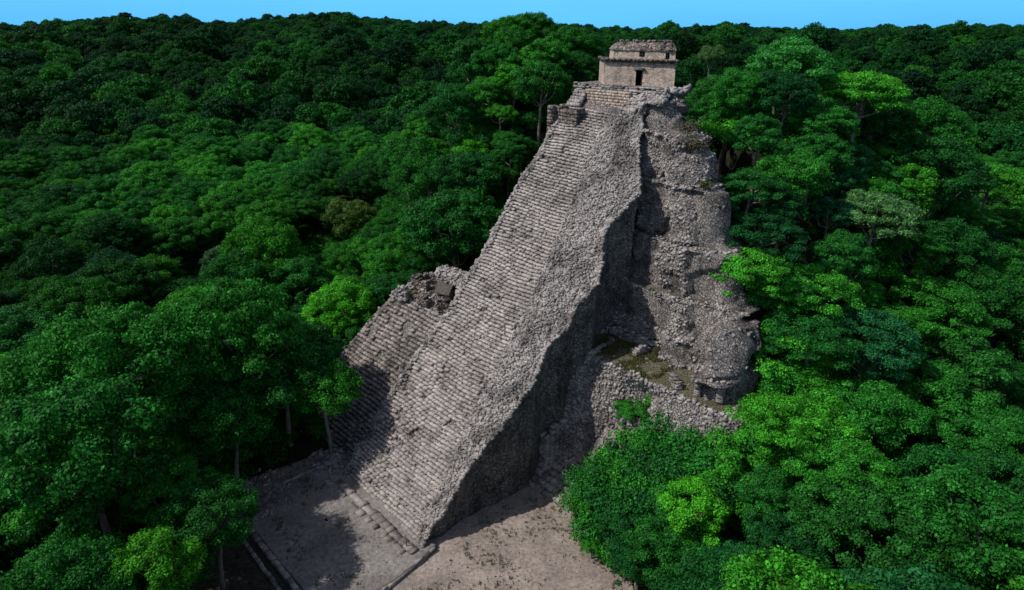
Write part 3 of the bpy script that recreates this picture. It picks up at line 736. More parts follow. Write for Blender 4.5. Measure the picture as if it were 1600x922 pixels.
n = 260; scatter('rubble', n, rng.normal(-17.5, .9, n), rng.normal(.4, .8, n), .5, rng.uniform(.15, .5, n), 'tumbled stones beside the left foot of the great stair')
n = 700; scatter('loose_stones', n, rng.uniform(1.5, 20, n), rng.uniform(-14, 13.5, n), .09, rng.uniform(.05, .15, n) , 'small loose stones strewn over the gravel plaza')
n = 500; scatter('loose_stones', n, rng.uniform(-18, .5, n), rng.uniform(-9.5, 0, n), .43, rng.uniform(.04, .12, n), 'pebbles strewn over the earth terrace')
mb = MB(); tube(mb, [(0, 0, 0), (.02, .01, .6), (.0, .03, 1.35)], [.055, .05, .04], 8)
mb.add(*[np.array([[math.cos(a) * .04, math.sin(a) * .04 + .03, 1.35] for a in (0, 1.57, 3.14, 4.71)]), [[0, 1, 2, 3]]])
po = mb.build('wooden_post', M['bark']); x, y = wxy(-.9, -.9); po.location = (x, y, .6)
tag(po, 'thin upright wooden post at the front corner of the great stair', 'post')

# ------------------------------------------------------------------ vegetation
def leaf_cloud(cs, rs, per, size, rnd, flat=.62, spread=.8):
    cs = np.asarray(cs, float); rs = np.asarray(rs, float); k = len(cs)
    cnt = np.maximum(20, (per * (rs / rs.mean()) ** 2).astype(int)); idx = np.repeat(np.arange(k), cnt); n = len(idx)
    d = rnd.normal(0, 1, (n, 3)); d[:, 2] = np.where(rnd.random(n) < .72, np.abs(d[:, 2]), d[:, 2]); d /= np.linalg.norm(d, axis=1)[:, None]
    rad = rs[idx] * rnd.uniform(.5, 1.15, n) * (1 + .34 * vnoise(d[:, 0] * 2.6 + idx * 7.3, d[:, 1] * 2.6, d[:, 2] * 2.6))
    P = cs[idx] + d * rad[:, None] * np.array([1, 1, flat])
    nr = d * np.array([1, 1, 1.3]) + rnd.normal(0, spread, (n, 3)) * .75; nr /= np.linalg.norm(nr, axis=1)[:, None]
    t = np.cross(nr, rnd.normal(0, 1, (n, 3))); t /= np.linalg.norm(t, axis=1)[:, None] + 1e-9; b = np.cross(nr, t)
    s = size * rnd.uniform(.6, 1.35, n)[:, None]; w = s * rnd.uniform(.45, .8, (n, 1))
    V = np.stack([P - t * s, P - b * w + nr * s * .15, P + t * s, P + b * w + nr * s * .15], 1)
    return V.reshape(-1, 3), np.arange(n * 4).reshape(n, 4)
def crown_layout(rnd, Rr, Hc, h0, n, rmin, rmax, umbrella=0.0):
    cs, rs = [], []
    tries = 0
    while len(cs) < n and tries < 4000:
        tries += 1
        a = rnd.uniform(0, 2 * math.pi); q = math.sqrt(rnd.random()); e = rnd.uniform(-.12, 1)
        r = Rr * q; top = math.sqrt(max(0, 1 - (q * .96) ** 2))
        zf = top * (1 - umbrella * .25) * (1 if rnd.random() < .72 else rnd.uniform(-.25, .9))
        c = np.array([r * math.cos(a), r * math.sin(a), h0 + Hc * zf * (.78 + .22 * rnd.random())])
        rr = rnd.uniform(rmin, rmax) * (1.1 - .35 * q)
        if all(np.linalg.norm((c - c2) * [1, 1, 1.4]) > .62 * (rr + r2) * .9 for c2, r2 in zip(cs, rs)):
            cs.append(c); rs.append(rr)
    return np.array(cs), np.array(rs)
def make_trunk(rnd, cs, h0, r0, lean):
    mb = MB(); fork = h0 * rnd.uniform(.55, .8)
    p = np.array([[0, 0, -1.2], [lean[0] * .2, lean[1] * .2, fork * .5], [lean[0] * .5, lean[1] * .5, fork], [lean[0], lean[1], h0 + 1.6]])
    tube(mb, p, [r0 * 1.3, r0, r0 * .75, r0 * .35], 7)
    order = rnd.permutation(len(cs))[:9]
    for i in order:
        e = cs[i] * np.array([.92, .92, 1]) ; s = p[2] + (p[3] - p[2]) * rnd.uniform(0, .8); m = (s + e) / 2 + np.array([0, 0, -.5]) + rnd.normal(0, .3, 3)
        tube(mb, np.array([s, m, e]), [r0 * .42, r0 * .28, r0 * .1], 5)
    return mesh_from('trunk', np.concatenate(mb.V), np.concatenate(mb.F), M['bark'], True)
PROTO = []
def make_proto(k, Rr, Hc, h0, n, rmin, rmax, per, size, umb=0., flat=.62):
    rnd = np.random.default_rng(100 + k)
    cs, rs = crown_layout(rnd, Rr, Hc, h0, n, rmin, rmax, umb)
    V, F = leaf_cloud(cs, rs, per, size, rnd, flat)
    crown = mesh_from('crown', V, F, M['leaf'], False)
    return crown, make_trunk(rnd, cs, h0, .24, rnd.normal(0, .6, 2))
PP = [(4.6, 4.6, 7.2, 50, .7, 1.75, 620, .112, 0, .74), (5.2, 3.8, 8.6, 64, .6, 1.5, 520, .112, .5, .64), (3.9, 5.4, 6.6, 50, .6, 1.5, 560, .112, 0, .7),
      (5.6, 4.6, 8.0, 76, .6, 1.7, 540, .115, .2, .7), (4.2, 4.0, 8.2, 44, .6, 1.6, 560, .11, .3, .72), (3.3, 4.4, 6.4, 38, .5, 1.4, 520, .105, 0, .7),
      (5.0, 5.2, 7.4, 74, .6, 1.5, 520, .112, 0, .7), (4.4, 3.4, 9.2, 44, .6, 1.5, 500, .11, .8, .6)]
for k, a in enumerate(PP): PROTO.append(make_proto(k, *a))
# finer-leaved young growth (feathery), broad low bushes
FINE = [make_proto(20, 3.4, 3.0, 2.0, 44, .5, 1.2, 420, .085, .2, .5), make_proto(21, 4.2, 3.4, 2.6, 56, .5, 1.3, 420, .085, .3, .45)]
TINT = {'dark': (.62, .70, .95), 'mid': (1, 1, 1), 'teal': (.9, .92, 1.9), 'lime': (2.1, 1.55, 1.0), 'bright': (1.5, 1.35, 1.0), 'olive': (2.2, 1.0, 1.1), 'pale': (3.2, 1.15, 3.0)}
TREES = [
  (-20.23, 59.52, 0.4, 0.92, 1, 4, 'mid', 'broad tree with a visible trunk standing right beside the left foot of the great stair', 'jungle trees around the pyramid', 'jungle_tree', (0, 0), 1.0),
  (-25.86, 61.74, -1.09, 1.25, 0.0, 3, 'bright', 'largest bright green tree, its crown spreading left of the foot of the stair', 'jungle trees around the pyramid', 'jungle_tree', (0, 0), 1.0),
  (-29.21, 54.71, -0.23, 1.05, 0.0, 0, 'mid', 'rounded tree directly left of the big bright crown beside the stair foot', 'jungle trees around the pyramid', 'jungle_tree', (0, 0), 1.0),
  (-23.4, 118.18, 2.23, 0.86, 0.0, 2, 'lime', 'luminous yellow-green tree among darker trees left of the stair', 'jungle trees around the pyramid', 'jungle_tree', (0, 0), 1.0),
  (23.79, 59.96, 18.75, 1.15, 0.0, 8, 'lime', 'vivid lime green tree pressed against the right edge of the terraced wall', 'jungle trees around the pyramid', 'jungle_tree', (0, 0), 1.0),
  (27.46, 61.26, 12.12, 0.85, 0.0, 0, 'mid', 'dark green tree on the overgrown flank just right of the vivid lime tree', 'jungle trees around the pyramid', 'jungle_tree', (0, 0), 1.0),
  (28.59, 59.94, 4.21, 0.95, 0.0, 1, 'bright', 'bright spreading tree at the lower right corner of the pyramid body', 'jungle trees around the pyramid', 'jungle_tree', (0, 0), 1.0),
  (48.9, 167.31, 29.7, 0.8, 0.0, 4, 'pale', 'tall pale feathery tree reaching the skyline right of the temple', 'jungle trees around the pyramid', 'jungle_tree', (0, 0), 1.1),
  (29.04, 103.62, 27.97, 0.6, 0.0, 5, 'teal', 'dark slender tree on the slope just below the right side of the temple', 'jungle trees around the pyramid', 'jungle_tree', (0, 0), 1.0),
  (31.62, 94.59, 22.78, 0.8, 0.0, 2, 'dark', 'dark tree over the right shoulder of the pyramid near the summit', 'jungle trees around the pyramid', 'jungle_tree', (0, 0), 1.0),
  (29.69, 81.47, 18.49, 0.7, 0.0, 7, 'mid', 'leaning thin-trunked tree beside the upper right terraces', 'jungle trees around the pyramid', 'jungle_tree', (0, 0), 1.0),
  (30.52, 75.65, 16.71, 0.75, 0.0, 5, 'bright', 'bright small tree beside the rounded corner of the right terraces', 'jungle trees around the pyramid', 'jungle_tree', (0, 0), 1.0),
  (-33.3, 126.72, -0.7, 1.1, 0.0, 0, 'pale', 'big pale green tree with a bare lower trunk left of the lime tree', 'jungle trees around the pyramid', 'jungle_tree', (0, 0), 1.0),
  (-23.84, 84.56, 2.28, 0.8, 0.0, 2, 'mid', 'tree rising over the left end of the small ruined platform', 'jungle trees around the pyramid', 'jungle_tree', (0, 0), 1.0),
  (12.36, 54.86, 7.32, 0.62, 0.0, 8, 'bright', 'small feathery tree at the left end of the growth below the platform', 'jungle trees around the pyramid', 'jungle_tree', (0, 0), 1.0),
  (15.71, 55.1, 8.12, 0.6, 0.0, 9, 'mid', 'small feathery tree right under the lip of the grassy platform', 'jungle trees around the pyramid', 'jungle_tree', (0, 0), 1.0),
  (20.28, 54.46, 7.9, 0.75, 0.0, 9, 'bright', 'feathery tree at the base of the right corner masonry', 'jungle trees around the pyramid', 'jungle_tree', (0, 0), 1.0),
  (14.59, 51.71, 4.95, 0.85, 0.0, 8, 'mid', 'feathery tree just right of the bare rubble above the alcove', 'jungle trees around the pyramid', 'jungle_tree', (0, 0), 1.0),
  (18.94, 49.06, 4.87, 1.0, 0.0, 9, 'dark', 'dark feathery tree amid the growth at the right base', 'jungle trees around the pyramid', 'jungle_tree', (0, 0), 1.0),
  (13.16, 47.63, 1.89, 0.85, 0.0, 9, 'mid', 'spreading feathery tree above the right rim of the gravel plaza', 'jungle trees around the pyramid', 'jungle_tree', (0, 0), 1.0),
  (13.76, 40.78, 1.37, 1.0, 0.0, 9, 'mid', 'feathery tree low at the bottom, right of the plaza rim', 'jungle trees around the pyramid', 'jungle_tree', (0, 0), 1.0),
  (7.23, 44.6, 0.63, 0.35, 0.0, 8, 'mid', 'tiny bush standing on the very rim of the gravel plaza', 'jungle trees around the pyramid', 'jungle_tree', (0, 0), 1.0),
  (14.3, 54.38, 5.85, 0.7, 0.0, 8, 'mid', 'feathery shrub-like tree overgrowing the foot of the right wall, nearest the bare masonry', 'jungle trees around the pyramid', 'jungle_tree', (0, 0), 1.0),
  (17.8, 54.92, 4.88, 0.9, 0.0, 9, 'mid', 'wide feathery tree under the dark hollow of the right wall', 'jungle trees around the pyramid', 'jungle_tree', (0, 0), 1.0),
  (22.47, 54.71, 5.99, 0.85, 0.0, 9, 'bright', 'feathery tree below the small wall niches at the right corner', 'jungle trees around the pyramid', 'jungle_tree', (0, 0), 1.0),
  (16.46, 50.05, 3.08, 0.9, 0.0, 9, 'mid', 'low feathery tree in the middle of the overgrowth right of the alcove steps', 'jungle trees around the pyramid', 'jungle_tree', (0, 0), 1.0),
  (10.26, 50.45, 2.59, 0.6, 0.0, 8, 'bright', 'light feathery bush partly hiding the alcove steps on the right side', 'jungle trees around the pyramid', 'jungle_tree', (0, 0), 1.0),
  (7.86, 48.01, 1.12, 0.62, 0.0, 8, 'mid', 'small bush at the corner of the broad steps and the gravel plaza', 'jungle trees around the pyramid', 'jungle_tree', (0, 0), 1.0),
  (10.67, 45.57, 1.58, 0.9, 0.0, 8, 'dark', 'dark bush behind the right-hand corner of the gravel plaza', 'jungle trees around the pyramid', 'jungle_tree', (0, 0), 1.0),
  (10.77, 41.09, 1.12, 0.8, 0.0, 8, 'dark', 'dark low bush at the right rim of the gravel plaza near the bottom', 'jungle trees around the pyramid', 'jungle_tree', (0, 0), 1.0),
  (15.05, 41.93, 1.8, 0.8, 0.0, 5, 'bright', 'light green upright tree in the dark trees right of the gravel plaza', 'jungle trees around the pyramid', 'jungle_tree', (0, 0), 1.0),
  (20.39, 46.51, 0.69, 0.95, 0.0, 0, 'mid', 'rounded mid green tree in the lower middle of the trees right of the plaza', 'jungle trees around the pyramid', 'jungle_tree', (0, 0), 1.0),
  (26.74, 38.22, 0.19, 1.0, 0.0, 1, 'bright', 'bright spreading tree near the bottom edge of the right-hand forest', 'jungle trees around the pyramid', 'jungle_tree', (0, 0), 1.0),
  (-37.3, 53.97, -0.01, 1.5, 1.0, 0, 'mid', 'very tall domed tree shading the dark left side of the earth terrace', 'jungle trees around the pyramid', 'jungle_tree', (0, 0), 1.15),
  (-29.37, 60.15, 0.0, 1.25, 2.0, 6, 'bright', 'very tall leafy tree behind the stony left corner of the earth terrace', 'jungle trees around the pyramid', 'jungle_tree', (0, 0), 1.3),
  (-34.74, 42.59, 0.0, 1.45, 2.5, 2, 'mid', 'tree crowding the bottom edge just left of the terrace edging', 'jungle trees around the pyramid', 'jungle_tree', (0, 0), 1.1),
  (-39.56, 43.69, -0.08, 1.1, 0.0, 3, 'bright', 'bright umbrella-shaped crown at the lower left margin of the forest', 'jungle trees around the pyramid', 'jungle_tree', (0, 0), 1.0),
  (-25.18, 33.83, 3.8, 0.8, 0.0, 5, 'lime', 'small yellow-green tree near the bottom edge left of the terrace', 'jungle trees around the pyramid', 'jungle_tree', (0, 0), 1.0),
  (-24.94, 41.06, 1.18, 0.8, 0.0, 0, 'bright', 'green tree overhanging the left corner of the earth terrace', 'jungle trees around the pyramid', 'jungle_tree', (0, 0), 1.0),
  (25.65, 68.38, 24.93, 0.95, 1.3, 9, 'mid', 'feathery tree high on the right flank below the summit bush', 'jungle trees around the pyramid', 'jungle_tree', (0, 0), 1.0),
  (26.26, 64.12, 21.0, 1.0, 2.6, 9, 'dark', 'dark feathery tree beside the upper right terraces', 'jungle trees around the pyramid', 'jungle_tree', (0, 0), 1.0),
  (26.52, 60.22, 17.62, 0.95, 3.9000000000000004, 8, 'bright', 'bright feathery tree on the flank behind the rounded right corner', 'jungle trees around the pyramid', 'jungle_tree', (0, 0), 1.0),
  (30.43, 61.19, 15.38, 1.15, 5.2, 9, 'mid', 'spreading tree a step behind the rounded right corner', 'jungle trees around the pyramid', 'jungle_tree', (0, 0), 1.0),
  (28.54, 55.93, 12.57, 1.1, 6.5, 9, 'dark', 'dark feathery tree right of the lime green tree', 'jungle trees around the pyramid', 'jungle_tree', (0, 0), 1.0),
  (27.73, 51.7, 9.77, 1.0, 7.800000000000001, 8, 'mid', 'feathery tree above the lower right corner of the pyramid', 'jungle trees around the pyramid', 'jungle_tree', (0, 0), 1.0),
  (26.57, 47.84, 7.53, 1.1, 9.1, 9, 'bright', 'bright spreading tree hiding the lowest right corner of the pyramid', 'jungle trees around the pyramid', 'jungle_tree', (0, 0), 1.0),
  (31.01, 70.72, 22.63, 0.8, 10.4, 0, 'dark', 'dark tree behind the upper right flank', 'jungle trees around the pyramid', 'jungle_tree', (0, 0), 1.0),
  (35.84, 65.66, 14.82, 0.8, 11.700000000000001, 2, 'mid', 'tall domed tree on the flank behind the feathery trees', 'jungle trees around the pyramid', 'jungle_tree', (0, 0), 1.0),
  (35.64, 57.17, 8.1, 0.85, 13.0, 6, 'teal', 'bluish tree on the lower flank right of the terraces', 'jungle trees around the pyramid', 'jungle_tree', (0, 0), 1.0),
  (32.64, 50.17, 4.73, 0.85, 14.3, 0, 'mid', 'full tree at the lower end of the overgrown flank', 'jungle trees around the pyramid', 'jungle_tree', (0, 0), 1.0),
  (23.37, 46.86, 9.21, 1.0, 15.600000000000001, 9, 'mid', 'feathery tree in front of the lower right corner', 'jungle trees around the pyramid', 'jungle_tree', (0, 0), 1.0),
  (29.35, 89.86, 25.38, 0.9, 16.900000000000002, 3, 'mid', 'broad tree filling the slope behind the right side of the temple', 'jungle trees around the pyramid', 'jungle_tree', (0, 0), 1.0),
  (33.42, 82.69, 30.32, 0.8, 18.2, 0, 'dark', 'dark domed tree high on the slope right of the temple', 'jungle trees around the pyramid', 'jungle_tree', (0, 0), 1.0),
  (31.0, 99.73, 26.42, 0.9, 19.5, 6, 'mid', 'bushy tree farther back behind the temple', 'jungle trees around the pyramid', 'jungle_tree', (0, 0), 1.0),
  (36.12, 76.97, 23.65, 0.75, 20.8, 3, 'mid', 'broad tree on the slope right of the summit', 'jungle trees around the pyramid', 'jungle_tree', (0, 0), 1.0),
  (37.97, 95.32, 30.6, 1.0, 22.1, 2, 'bright', 'bright tall tree farther back right of the temple', 'jungle trees around the pyramid', 'jungle_tree', (0, 0), 1.0),
  (27.91, 73.98, 27.66, 0.75, 23.400000000000002, 5, 'dark', 'narrow dark tree right behind the summit rocks', 'jungle trees around the pyramid', 'jungle_tree', (0, 0), 1.0),
  (29.59, 85.26, 30.32, 0.8, 24.7, 0, 'mid', 'tree rising behind the right rear of the temple', 'jungle trees around the pyramid', 'jungle_tree', (0, 0), 1.0),
  (26.82, 43.24, 3.61, 0.8, 26.0, 1, 'bright', 'bright flat-topped tree right of the lower corner', 'jungle trees around the pyramid', 'jungle_tree', (0, 0), 1.0),
  (-11.77, 24.46, 0.0, 0.83, 5.05, 7, 'teal', 'umbrella-shaped bluish green tree, at the bottom left of the stair', 'jungle trees around the pyramid', 'jungle_tree', (-0.02, -0.01), 1.06),
  (4.38, 25.33, 0.0, 0.9, 2.31, 9, 'teal', 'low spreading feathery bluish green tree, at the foot of the right wall', 'jungle trees around the pyramid', 'jungle_tree', (0.02, 0.02), 0.9),
  (23.88, 26.15, 0.0, 1.16, 6.05, 1, 'teal', 'flat-topped bluish green tree, at the bottom in the right forest', 'jungle trees around the pyramid', 'jungle_tree', (-0.01, 0.04), 1.0),
  (-17.21, 26.92, 0.0, 0.82, 3.52, 5, 'mid', 'narrow mid green tree, at the bottom in the left forest', 'jungle trees around the pyramid', 'jungle_tree', (-0.01, -0.0), 1.13),
  (17.28, 27.47, 0.0, 1.12, 1.23, 0, 'mid', 'rounded mid green tree, at the bottom beside the right terraces', 'jungle trees around the pyramid', 'jungle_tree', (-0.01, 0.01), 1.12),
  (10.32, 28.32, 0.0, 0.83, 0.71, 4, 'mid', 'loose mid green tree, at the foot of the right wall', 'jungle trees around the pyramid', 'jungle_tree', (-0.02, -0.0), 1.04),
  (-23.18, 30.23, 0.0, 0.76, 5.47, 1, 'mid', 'flat-topped mid green tree, at the bottom in the left forest', 'jungle trees around the pyramid', 'jungle_tree', (0.03, -0.02), 0.97),
  (-29.76, 31.96, 0.0, 0.87, 1.12, 6, 'mid', 'full bushy mid green tree, at the bottom at the left picture edge', 'jungle trees around the pyramid', 'jungle_tree', (0.01, 0.01), 1.14),
  (-18.26, 31.47, 0.0, 0.8, 1.38, 8, 'mid', 'low feathery mid green tree, at the bottom left of the stair', 'jungle trees around the pyramid', 'jungle_tree', (-0.05, -0.01), 1.12),
  (29.03, 32.29, 0.0, 0.81, 5.23, 4, 'dark', 'loose dark green tree, at the bottom in the right forest', 'jungle trees around the pyramid', 'jungle_tree', (-0.01, -0.03), 1.08),
  (15.0, 32.9, 0.0, 0.86, 5.52, 6, 'dark', 'full bushy dark green tree, at the bottom beside the right terraces', 'jungle trees around the pyramid', 'jungle_tree', (-0.06, -0.01), 0.93),
  (23.71, 32.82, 0.0, 0.72, 3.8, 5, 'mid', 'narrow mid green tree, at the bottom in the right forest', 'jungle trees around the pyramid', 'jungle_tree', (0.01, 0.02), 1.13),
  (19.97, 33.93, 0.0, 0.61, 5.96, 5, 'dark', 'narrow dark green tree, at the bottom beside the right terraces', 'jungle trees around the pyramid', 'jungle_tree', (-0.03, -0.02), 0.88),
  (-32.84, 35.71, 0.0, 0.84, 5.36, 4, 'mid', 'loose mid green tree, at the bottom at the left picture edge', 'jungle trees around the pyramid', 'jungle_tree', (-0.02, 0.06), 1.0),
  (33.96, 37.39, 0.0, 1.13, 2.14, 4, 'mid', 'loose mid green tree, at the bottom at the right picture edge', 'jungle trees around the pyramid', 'jungle_tree', (-0.01, 0.01), 1.0),
  (21.52, 38.11, 1.03, 0.66, 1.93, 7, 'dark', 'umbrella-shaped dark green tree, at the bottom beside the right terraces', 'jungle trees around the pyramid', 'jungle_tree', (0.02, 0.01), 1.1),
  (-27.37, 37.66, 0.0, 0.65, 4.34, 6, 'mid', 'full bushy mid green tree, at the bottom in the left forest', 'jungle trees around the pyramid', 'jungle_tree', (-0.02, -0.02), 1.05),
  (17.6, 38.2, 0.0, 0.62, 4.39, 6, 'teal', 'full bushy bluish green tree, at the bottom beside the right terraces', 'jungle trees around the pyramid', 'jungle_tree', (0.04, -0.01), 0.89),
  (20.87, 41.92, 3.51, 0.63, 5.62, 2, 'mid', 'tall domed mid green tree, at the bottom beside the right terraces', 'jungle trees around the pyramid', 'jungle_tree', (-0.03, -0.02), 1.06),
  (31.6, 41.62, 0.0, 0.6, 5.04, 7, 'dark', 'umbrella-shaped dark green tree, at the bottom in the right forest', 'jungle trees around the pyramid', 'jungle_tree', (0.03, 0.0), 0.89),
  (37.74, 41.64, 0.0, 0.7, 3.46, 2, 'dark', 'tall domed dark green tree, at the bottom at the right picture edge', 'jungle trees around the pyramid', 'jungle_tree', (0.02, -0.04), 0.99),
  (-29.06, 43.43, 0.0, 0.75, 4.67, 7, 'mid', 'umbrella-shaped mid green tree, at the bottom in the left forest', 'jungle trees around the pyramid', 'jungle_tree', (-0.04, -0.0), 1.17),
  (41.64, 44.44, -0.0, 0.89, 0.91, 5, 'mid', 'narrow mid green tree, at the bottom at the right picture edge', 'jungle trees around the pyramid', 'jungle_tree', (-0.01, -0.02), 1.18),
  (33.58, 44.39, 0.0, 0.68, 5.05, 4, 'mid', 'loose mid green tree, at the bottom in the right forest', 'jungle trees around the pyramid', 'jungle_tree', (-0.03, -0.01), 1.02),
  (37.16, 45.26, 0.0, 0.97, 0.7, 5, 'dark', 'narrow dark green tree, at the bottom in the right forest', 'jungle trees around the pyramid', 'jungle_tree', (0.0, -0.02), 1.09),
  (-45.78, 49.06, 0.0, 1.24, 5.6, 0, 'bright', 'rounded bright green tree, low down at the left picture edge, right of two', 'jungle trees around the pyramid', 'jungle_tree', (-0.06, -0.02), 1.11),
  (-33.42, 48.33, 0.0, 0.74, 3.12, 1, 'mid', 'flat-topped mid green tree, low down in the left forest', 'jungle trees around the pyramid', 'jungle_tree', (0.04, 0.03), 1.09),
  (45.42, 49.52, 0.0, 0.92, 0.27, 1, 'mid', 'flat-topped mid green tree, low down at the right picture edge', 'jungle trees around the pyramid', 'jungle_tree', (-0.0, -0.05), 1.03),
  (39.62, 48.6, -0.0, 0.65, 5.39, 0, 'mid', 'rounded mid green tree, at the bottom in the right forest', 'jungle trees around the pyramid', 'jungle_tree', (-0.02, -0.03), 0.97),
  (37.69, 53.01, 3.13, 0.63, 4.13, 4, 'mid', 'loose mid green tree, low down in the right forest', 'jungle trees around the pyramid', 'jungle_tree', (-0.03, -0.05), 1.16),
  (42.74, 56.17, 1.78, 1.24, 5.34, 5, 'dark', 'narrow dark green tree, low down in the right forest', 'jungle trees around the pyramid', 'jungle_tree', (0.08, 0.04), 0.88),
  (-52.12, 55.55, 0.01, 1.15, 1.49, 5, 'teal', 'narrow bluish green tree, low down at the left picture edge', 'jungle trees around the pyramid', 'jungle_tree', (0.03, 0.02), 1.03),
  (48.12, 54.95, -0.02, 0.76, 1.22, 0, 'mid', 'rounded mid green tree, low down at the right picture edge', 'jungle trees around the pyramid', 'jungle_tree', (0.03, -0.01), 1.12),
  (-46.47, 57.3, -0.01, 0.94, 5.29, 1, 'mid', 'flat-topped mid green tree, low down at the left picture edge', 'jungle trees around the pyramid', 'jungle_tree', (0.0, 0.06), 1.06),
  (52.75, 56.32, -0.01, 0.61, 2.38, 0, 'teal', 'rounded bluish green tree, low down at the right picture edge', 'jungle trees around the pyramid', 'jungle_tree', (0.02, -0.01), 0.9),
  (39.85, 60.53, 7.56, 0.75, 5.23, 2, 'mid', 'tall domed mid green tree, midway in the right forest, left of two', 'jungle trees around the pyramid', 'jungle_tree', (0.03, 0.02), 0.89),
  (47.86, 59.84, 0.76, 1.3, 3.06, 5, 'bright', 'narrow bright green tree, low down at the right picture edge', 'jungle trees around the pyramid', 'jungle_tree', (-0.0, -0.01), 0.99),
  (-40.87, 57.96, -0.0, 0.61, 0.76, 5, 'mid', 'narrow mid green tree, low down in the left forest', 'jungle trees around the pyramid: narrow mid green tree, low down in the left forest', 'jungle_tree', (-0.03, 0.04), 1.05),
  (29.19, 67.19, 21.21, 0.63, 4.26, 5, 'dark', 'narrow dark green tree, high up beside the right terraces', 'jungle trees around the pyramid', 'jungle_tree', (0.03, -0.04), 1.16),
  (42.18, 63.38, 8.02, 0.79, 1.45, 2, 'mid', 'tall domed mid green tree, midway in the right forest, right of two', 'jungle trees around the pyramid', 'jungle_tree', (-0.04, -0.05), 0.95),
  (52.62, 60.28, -0.06, 0.78, 0.18, 2, 'dark', 'tall domed dark green tree, low down at the right picture edge, left of two', 'jungle trees around the pyramid', 'jungle_tree', (-0.0, 0.02), 1.08),
  (-37.69, 61.4, 0.02, 1.19, 0.53, 5, 'mid', 'narrow mid green tree, low down in the left forest', 'jungle trees around the pyramid: narrow mid green tree, low down in the left forest', 'jungle_tree', (-0.02, 0.01), 1.16),
  (-50.98, 61.85, -0.05, 1.15, 5.89, 2, 'mid', 'tall domed mid green tree, low down at the left picture edge', 'jungle trees around the pyramid', 'jungle_tree', (0.08, 0.03), 0.98),
  (-41.71, 60.81, 0.01, 0.74, 0.3, 5, 'mid', 'narrow mid green tree, low down in the left forest', 'jungle trees around the pyramid: narrow mid green tree, low down in the left forest', 'jungle_tree', (-0.05, 0.0), 0.88),
  (39.37, 65.88, 12.25, 0.67, 0.73, 5, 'mid', 'narrow mid green tree, midway in the right forest, left of two', 'jungle trees around the pyramid', 'jungle_tree', (-0.04, -0.02), 0.93),
  (41.01, 70.09, 14.4, 1.06, 1.69, 7, 'pale', 'umbrella-shaped pale grey-green tree, high up in the right forest', 'jungle trees around the pyramid', 'jungle_tree', (0.0, 0.01), 1.03),
  (-56.75, 62.66, -0.03, 0.88, 2.22, 0, 'bright', 'rounded bright green tree, low down at the left picture edge, left of two', 'jungle trees around the pyramid', 'jungle_tree', (0.04, 0.0), 1.09),
  (36.08, 70.27, 18.36, 0.6, 5.52, 7, 'teal', 'umbrella-shaped bluish green tree, high up beside the right terraces', 'jungle trees around the pyramid', 'jungle_tree', (-0.0, 0.01), 1.18),
  (-44.73, 64.37, -0.0, 1.05, 1.75, 7, 'teal', 'umbrella-shaped bluish green tree, low down in the left forest', 'jungle trees around the pyramid', 'jungle_tree', (0.02, -0.0), 0.91),
  (57.22, 63.16, -0.12, 0.8, 2.69, 1, 'dark', 'flat-topped dark green tree, low down at the right picture edge', 'jungle trees around the pyramid', 'jungle_tree', (0.03, -0.02), 1.0),
  (48.11, 66.39, 5.85, 1.05, 6.18, 6, 'mid', 'full bushy mid green tree, midway in the right forest', 'jungle trees around the pyramid', 'jungle_tree', (-0.0, -0.01), 0.95),
  (52.11, 63.79, 0.63, 0.79, 2.06, 5, 'mid', 'narrow mid green tree, low down at the right picture edge, left of two', 'jungle trees around the pyramid', 'jungle_tree', (0.03, -0.02), 1.01),
  (-34.52, 65.31, 0.05, 0.91, 5.48, 4, 'olive', 'loose brownish green tree, low down in the left forest', 'jungle trees around the pyramid', 'jungle_tree', (0.01, 0.03), 0.88),
  (-52.91, 66.24, -0.08, 0.79, 6.12, 4, 'mid', 'loose mid green tree, low down at the left picture edge', 'jungle trees around the pyramid', 'jungle_tree', (-0.01, 0.02), 1.14),
  (-38.72, 66.38, 0.04, 0.77, 4.12, 4, 'mid', 'loose mid green tree, low down in the left forest', 'jungle trees around the pyramid', 'jungle_tree', (-0.05, -0.04), 1.13),
  (-29.83, 66.69, 0.02, 0.86, 3.85, 2, 'dark', 'tall domed dark green tree, low down left of the stair, right of two', 'jungle trees around the pyramid', 'jungle_tree', (-0.02, 0.03), 0.94),
  (63.88, 67.43, -0.08, 1.09, 2.0, 2, 'dark', 'tall domed dark green tree, low down at the right picture edge, right of two', 'jungle trees around the pyramid', 'jungle_tree', (-0.04, -0.02), 0.94),
  (44.01, 74.43, 15.68, 1.05, 0.07, 5, 'mid', 'narrow mid green tree, high up in the right forest, leftmost of four', 'jungle trees around the pyramid', 'jungle_tree', (-0.08, -0.0), 1.1),
  (51.94, 70.18, 6.11, 0.67, 1.34, 4, 'dark', 'loose dark green tree, midway in the right forest', 'jungle trees around the pyramid', 'jungle_tree', (0.02, 0.03), 1.08),
  (-60.75, 70.32, 0.06, 1.19, 2.74, 1, 'teal', 'flat-topped bluish green tree, midway at the left picture edge', 'jungle trees around the pyramid', 'jungle_tree', (0.02, -0.02), 0.9),
  (48.55, 73.44, 11.43, 0.88, 5.6, 5, 'dark', 'narrow dark green tree, midway in the right forest', 'jungle trees around the pyramid', 'jungle_tree', (-0.06, 0.01), 1.15),
  (57.02, 71.41, 2.96, 1.16, 5.61, 6, 'mid', 'full bushy mid green tree, midway at the right picture edge, middle of three', 'jungle trees around the pyramid', 'jungle_tree', (-0.03, -0.05), 1.0),
  (-49.3, 70.03, -0.19, 0.94, 2.5, 1, 'teal', 'flat-topped bluish green tree, midway in the left forest', 'jungle trees around the pyramid', 'jungle_tree', (0.01, 0.02), 0.96),
